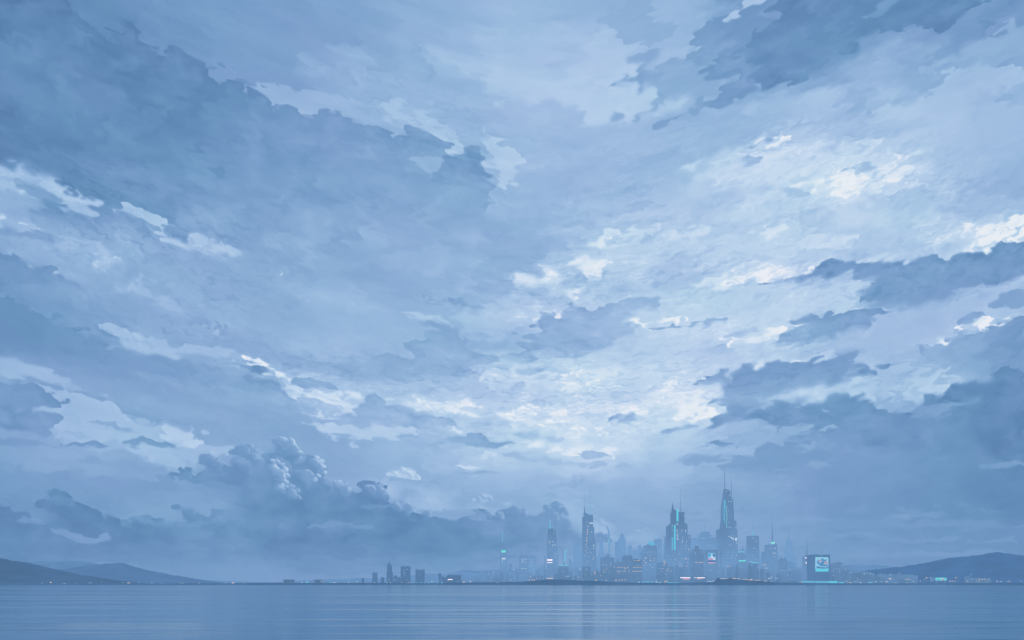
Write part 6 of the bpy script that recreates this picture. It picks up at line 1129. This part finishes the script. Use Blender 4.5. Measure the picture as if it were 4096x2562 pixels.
for (x0, x1, y0, y1, mt) in ((3745,3747.6,2315,2320,'deep'),(3749,3751,2315,2320,'deep'),(3753,3758,2315,2319.6,'blue'),(3754,3756.4,2315,2321,'deep'),(3764,3775,2316,2322,'brick'),(3766,3772,2317,2321,'mauve'),(3777,3779.4,2312.6,2319,'deep'),(3779,3785,2314.4,2316,'blue')):
    art(b, 'picture_patch', [(x0,y0),(x1,y0),(x1,y1),(x0,y1)], A[mt], -.9+.13*(round(x0) % 6), sc)
b = Building('long_shed', 'long low shed with a row of orange lit bays on the far right shore', 3960, 3920, 'shed', mat='block')
b.body([(3898,3962,GB,3898,3962,2316),(3896,3964,2316,3900,3960,2313)], fins=False); b.wins([(3904,2318.4,4,1.8,'warm2'),(3916,2318.2,7,2.6,'warm2'),(3927,2318.4,9,2.4,'warm2'),(3939,2318.4,8,2.6,'warm2'),(3955,2318.4,5,2.4,'warm2')])
b = Building('harbour_mast', 'thin dark mast leaning slightly on the right shore', 3950, 3837, 'mast', mat='block')
b.mast(3838, GB, 2294, 1.2, .5, name='pole', X1=3834.6)
b = Building('low_block', 'low flat building under the long slope on the right shore', 4100, 3640, 'building', 'low flat buildings on the right shore', mat='block')
b.body([(3560,3660,GB,3564,3656,2299),(3560,3572,2299,3562,3570,2295),(3594,3606,2299,3596,3604,2292)]).wins([(3559.6,2301.4,6,4,'halo'),(3561.6,2316.8,10,3.4,'warm'),(3560,2309,2,2,'halo')])
b = Building('slipway_hut', 'small flat-roofed hut by the white lamps right of the harbour mast', 4000, 3872, 'hut', mat='block')
b.body([(3864,3880,GB,3865,3879,2306)])
m = MB(); D = 4000; m.tube([(wx(3879, D), D, wz(2300.6, D)), (wx(3891, D), D, wz(2294.4, D))], .8, .5); m.tube([(wx(3885, D), D, wz(2338, D)), (wx(3885, D), D, wz(2297.6, D))], .5, .4); m.build('jib', M['halo'], b.root)

# --- small lamps along the shores
LK = {'warm':'warm', 'orange':'warm2', 'white':'white', 'dim':'dimw', 'teal':'teal', 'cyan':'cyan2'}
def lamp(X, Y, k='white', w=3.0, h=2.4, D=3880, grp='lamps along the left shore', lab=None):
    col = {'warm':'warm','orange':'orange','white':'white','dim':'dim white','teal':'teal','cyan':'cyan'}[k]
    r = bpy.data.objects.new('shore_lamp', None); COL.objects.link(r); x, y, z = W(X, Y, D); r.location = (x, y, 1.6)
    side = grp.replace('lamps along ', '')
    tag(r, lab or 'small %s lamp among those along %s' % (col, side), 'lamp', grp + ', ' + col)
    a = wx(X+w/2, D)-x; hh = h/2*D/F
    m = MB(); m.box(x-.25, x+.25, y+.4, y+.9, 0.5, z-hh); m.build('post', M['mast'], r)
    m = MB(); m.loft([m.ring(x, y, z-hh, a*.6, .8, 'o'), m.ring(x, y, z-hh*.4, a, 1.1, 'o'), m.ring(x, y, z+hh*.4, a, 1.1, 'o'), m.ring(x, y, z+hh, a*.6, .8, 'o')]); m.build('lamp_head', M[LK[k]], r)
lamp(203,2330.6,'orange',6,4.4,lab='bright orange lamp at the foot of the nearest left hill'); lamp(513,2332.2,'warm',6,4,lab='bright warm lamp at the foot of the second left hill'); lamp(932,2332.4,'warm',10,3.6,lab='wide warm lamp on the bare shore left of the spit'); lamp(1228.5,2330,'teal',9,3.4,lab='teal lamp between the two flat-topped halls')
for q in ((168,2334,'dim'),(252,2335,'dim'),(260,2334,'white'),(305,2335.6,'dim'),(358,2332,'white'),(366,2334,'dim'),(405,2327.6,'dim',1.8),(491,2332,'dim'),(521,2333,'orange',4,2),(556,2332.6,'dim',4,1.4),(608,2333.6,'white'),(646,2333.4,'dim'),(722,2333.2,'white'),(732,2333.6,'white'),(798,2333.6,'warm'),(890,2336,'dim'),(902,2335,'white'),(976,2334.4,'white'),
          (1208,2331,'white',4,2),(1324,2330,'cyan',14,2.2),(1336,2331,'white',6,2.4),(1344,2331,'white',4,1.6),(1394,2330.6,'white',5),(1429,2327.6,'warm',3.6,2.6),(1499,2330.6,'white'),(1476,2325.6,'dim',5,1.6),(1555,2320.6,'white'),(1549,2330.6,'white'),(1562,2331,'white')):
    lamp(q[0], q[1], q[2], *(q[3:] if len(q) > 3 else ()))
for q in ((1648,2331.6,'dim',12,1.4),(1668,2331,'cyan',8,1.6),(1684,2331.2,'cyan',10,1.6),(1698,2331,'dim',5,1.8),(1716,2331.8,'cyan',6,1.8),(1727,2327.4,'teal',6,3),(1733,2329,'white',3,1.6),(1750,2332,'cyan',10,1.8),(1768,2331.6,'cyan',8,3),(1832,2328,'dim',3),(1855,2330,'orange',7,4),(1881,2327,'warm',5,4.4),(1897,2320,'dim',3),(1925,2290,'dim',1.4,8),(1938,2334,'dim',8,2),(1954,2297,'white'),(1973,2289.6,'white',3,3),
          (1963,2328,'dim'),(1990,2331,'dim',8,1.6),(2054,2279,'white',3.4,2.6),(2042,2295,'white'),(2056,2281,'white'),(2088,2304,'dim',1.8,3),(2044,2322,'white',3.4,2.6),(2117,2322,'orange',5,3),(2129,2320.6,'orange',4.4,4),(2137,2321,'orange',5,4),(2145,2303,'dim',2.4,4)):
    lamp(q[0], q[1], q[2], *(q[3:] if len(q) > 3 else ()), grp='lamps along the shore below the hill')
for q in ((2200,2314.4,'warm',28,3.2),(2234,2321,'dim',10,2.6),(2246,2322,'warm',12,3.6),(2258,2323,'dim',6,3),(2312,2309,'white',5,2.4),(2265,2322.4,'white',4,4),(2313,2322.4,'warm',9,2.6),(2333,2321,'dim',8,1.8),(2384,2321.6,'orange',6,4.4),(2425,2322.4,'warm',5,2.6),(2464,2322,'orange',6,4),(2478,2320.6,'warm',8,2),(2489,2320.6,'warm',6,2),(2500,2320.4,'warm',6,2),
          (2207,2305,'dim',12,1.6),(2270,2306,'dim',20,2.4),(2280,2271,'dim',2.4),(2320,2274,'white'),(2321,2279,'white'),(2252,2287,'white'),(2659,2328.4,'orange',5,5),(2666,2326,'warm',3,7),(2625,2322,'white',3,3),(2585,2312,'dim',1.6,3),(2838,2326.6,'white',22,1.6),(2853,2325.4,'warm',5,3)):
    lamp(q[0], q[1], q[2], *(q[3:] if len(q) > 3 else ()), grp='lamps along the city quay', D=3905)
for q in ((2892,2315.4,'warm',22,1.8),(2912,2314.4,'warm',12,1.6),(2938,2314.6,'orange',18,2.8),(2956,2316.4,'warm',14,1.8),(2978,2319.4,'orange',22,3),(3006,2319.4,'warm',6,5),(3000,2320.6,'orange',24,2.4),(3030,2322.4,'orange',28,1.8),(3062,2325,'warm',16,1.4),(3084,2328.4,'orange',5.4,3.4),(3124,2330.6,'cyan',12,2),(3078,2314.6,'white',14,2.4),(3086,2309,'dim',4,6),(3104,2314,'dim',4,9)):
    lamp(q[0], q[1], q[2], *(q[3:] if len(q) > 3 else ()), grp='lamps along the dark headland', D=3900)
for q in ((3366,2331,'cyan',24,5),(3402,2331,'orange',6,4),(3392,2329,'warm',3,2),(3384,2326,'dim',12,2),(3442,2331.6,'white',7,2.6),(3425,2328,'dim',20,2),(3478,2331,'cyan',14,4),(3486,2330,'dim',12,3),(3503,2327.6,'dim',10,4),(3546,2327.6,'warm',8,2.6),(3525,2327,'dim',14,1.6),(3584,2331.6,'white',5,1.6),(3621,2318.4,'warm',3.6,2),(3630,2318.4,'orange',7,3.2),(3641,2318.4,'warm',4,2),(3628,2331,'dim',1.6,5),(3653,2326,'white',3.6,2),(3681,2325.6,'white',4,2.4),(3706,2312.6,'orange',8,3.4),(3721,2312.6,'warm',4.4,2.2),
          (3725,2325,'white',3.6,2),(3697,2320,'dim',5,2),(3800,2325.6,'warm',8,2),(3810,2325.6,'warm',8,2),(3820,2325.6,'orange',4,2.6),(3824,2312,'orange',5,3.4),(3870,2325,'orange',5,2.6),(3889,2318,'dim',12,1.2),(3907,2326.6,'dim',4),(3917,2325,'orange',5,2.4),(3949,2325.6,'dim',4),(3962,2325.6,'dim',3),(3988,2326.4,'warm',5,3),(4004,2327,'dim',10,3),(4028,2326.8,'dim',4),(4037,2326,'warm',4.4,3.4),(4084,2326,'dim',4),(3457,2297,'white',3),(3480,2293,'white',4),(3402,2291,'white',3),(3402,2310,'dim'),(3560,2316,'warm',10,4)):
    lamp(q[0], q[1], q[2], *(q[3:] if len(q) > 3 else ()), grp='lamps along the right shore', D=3900)
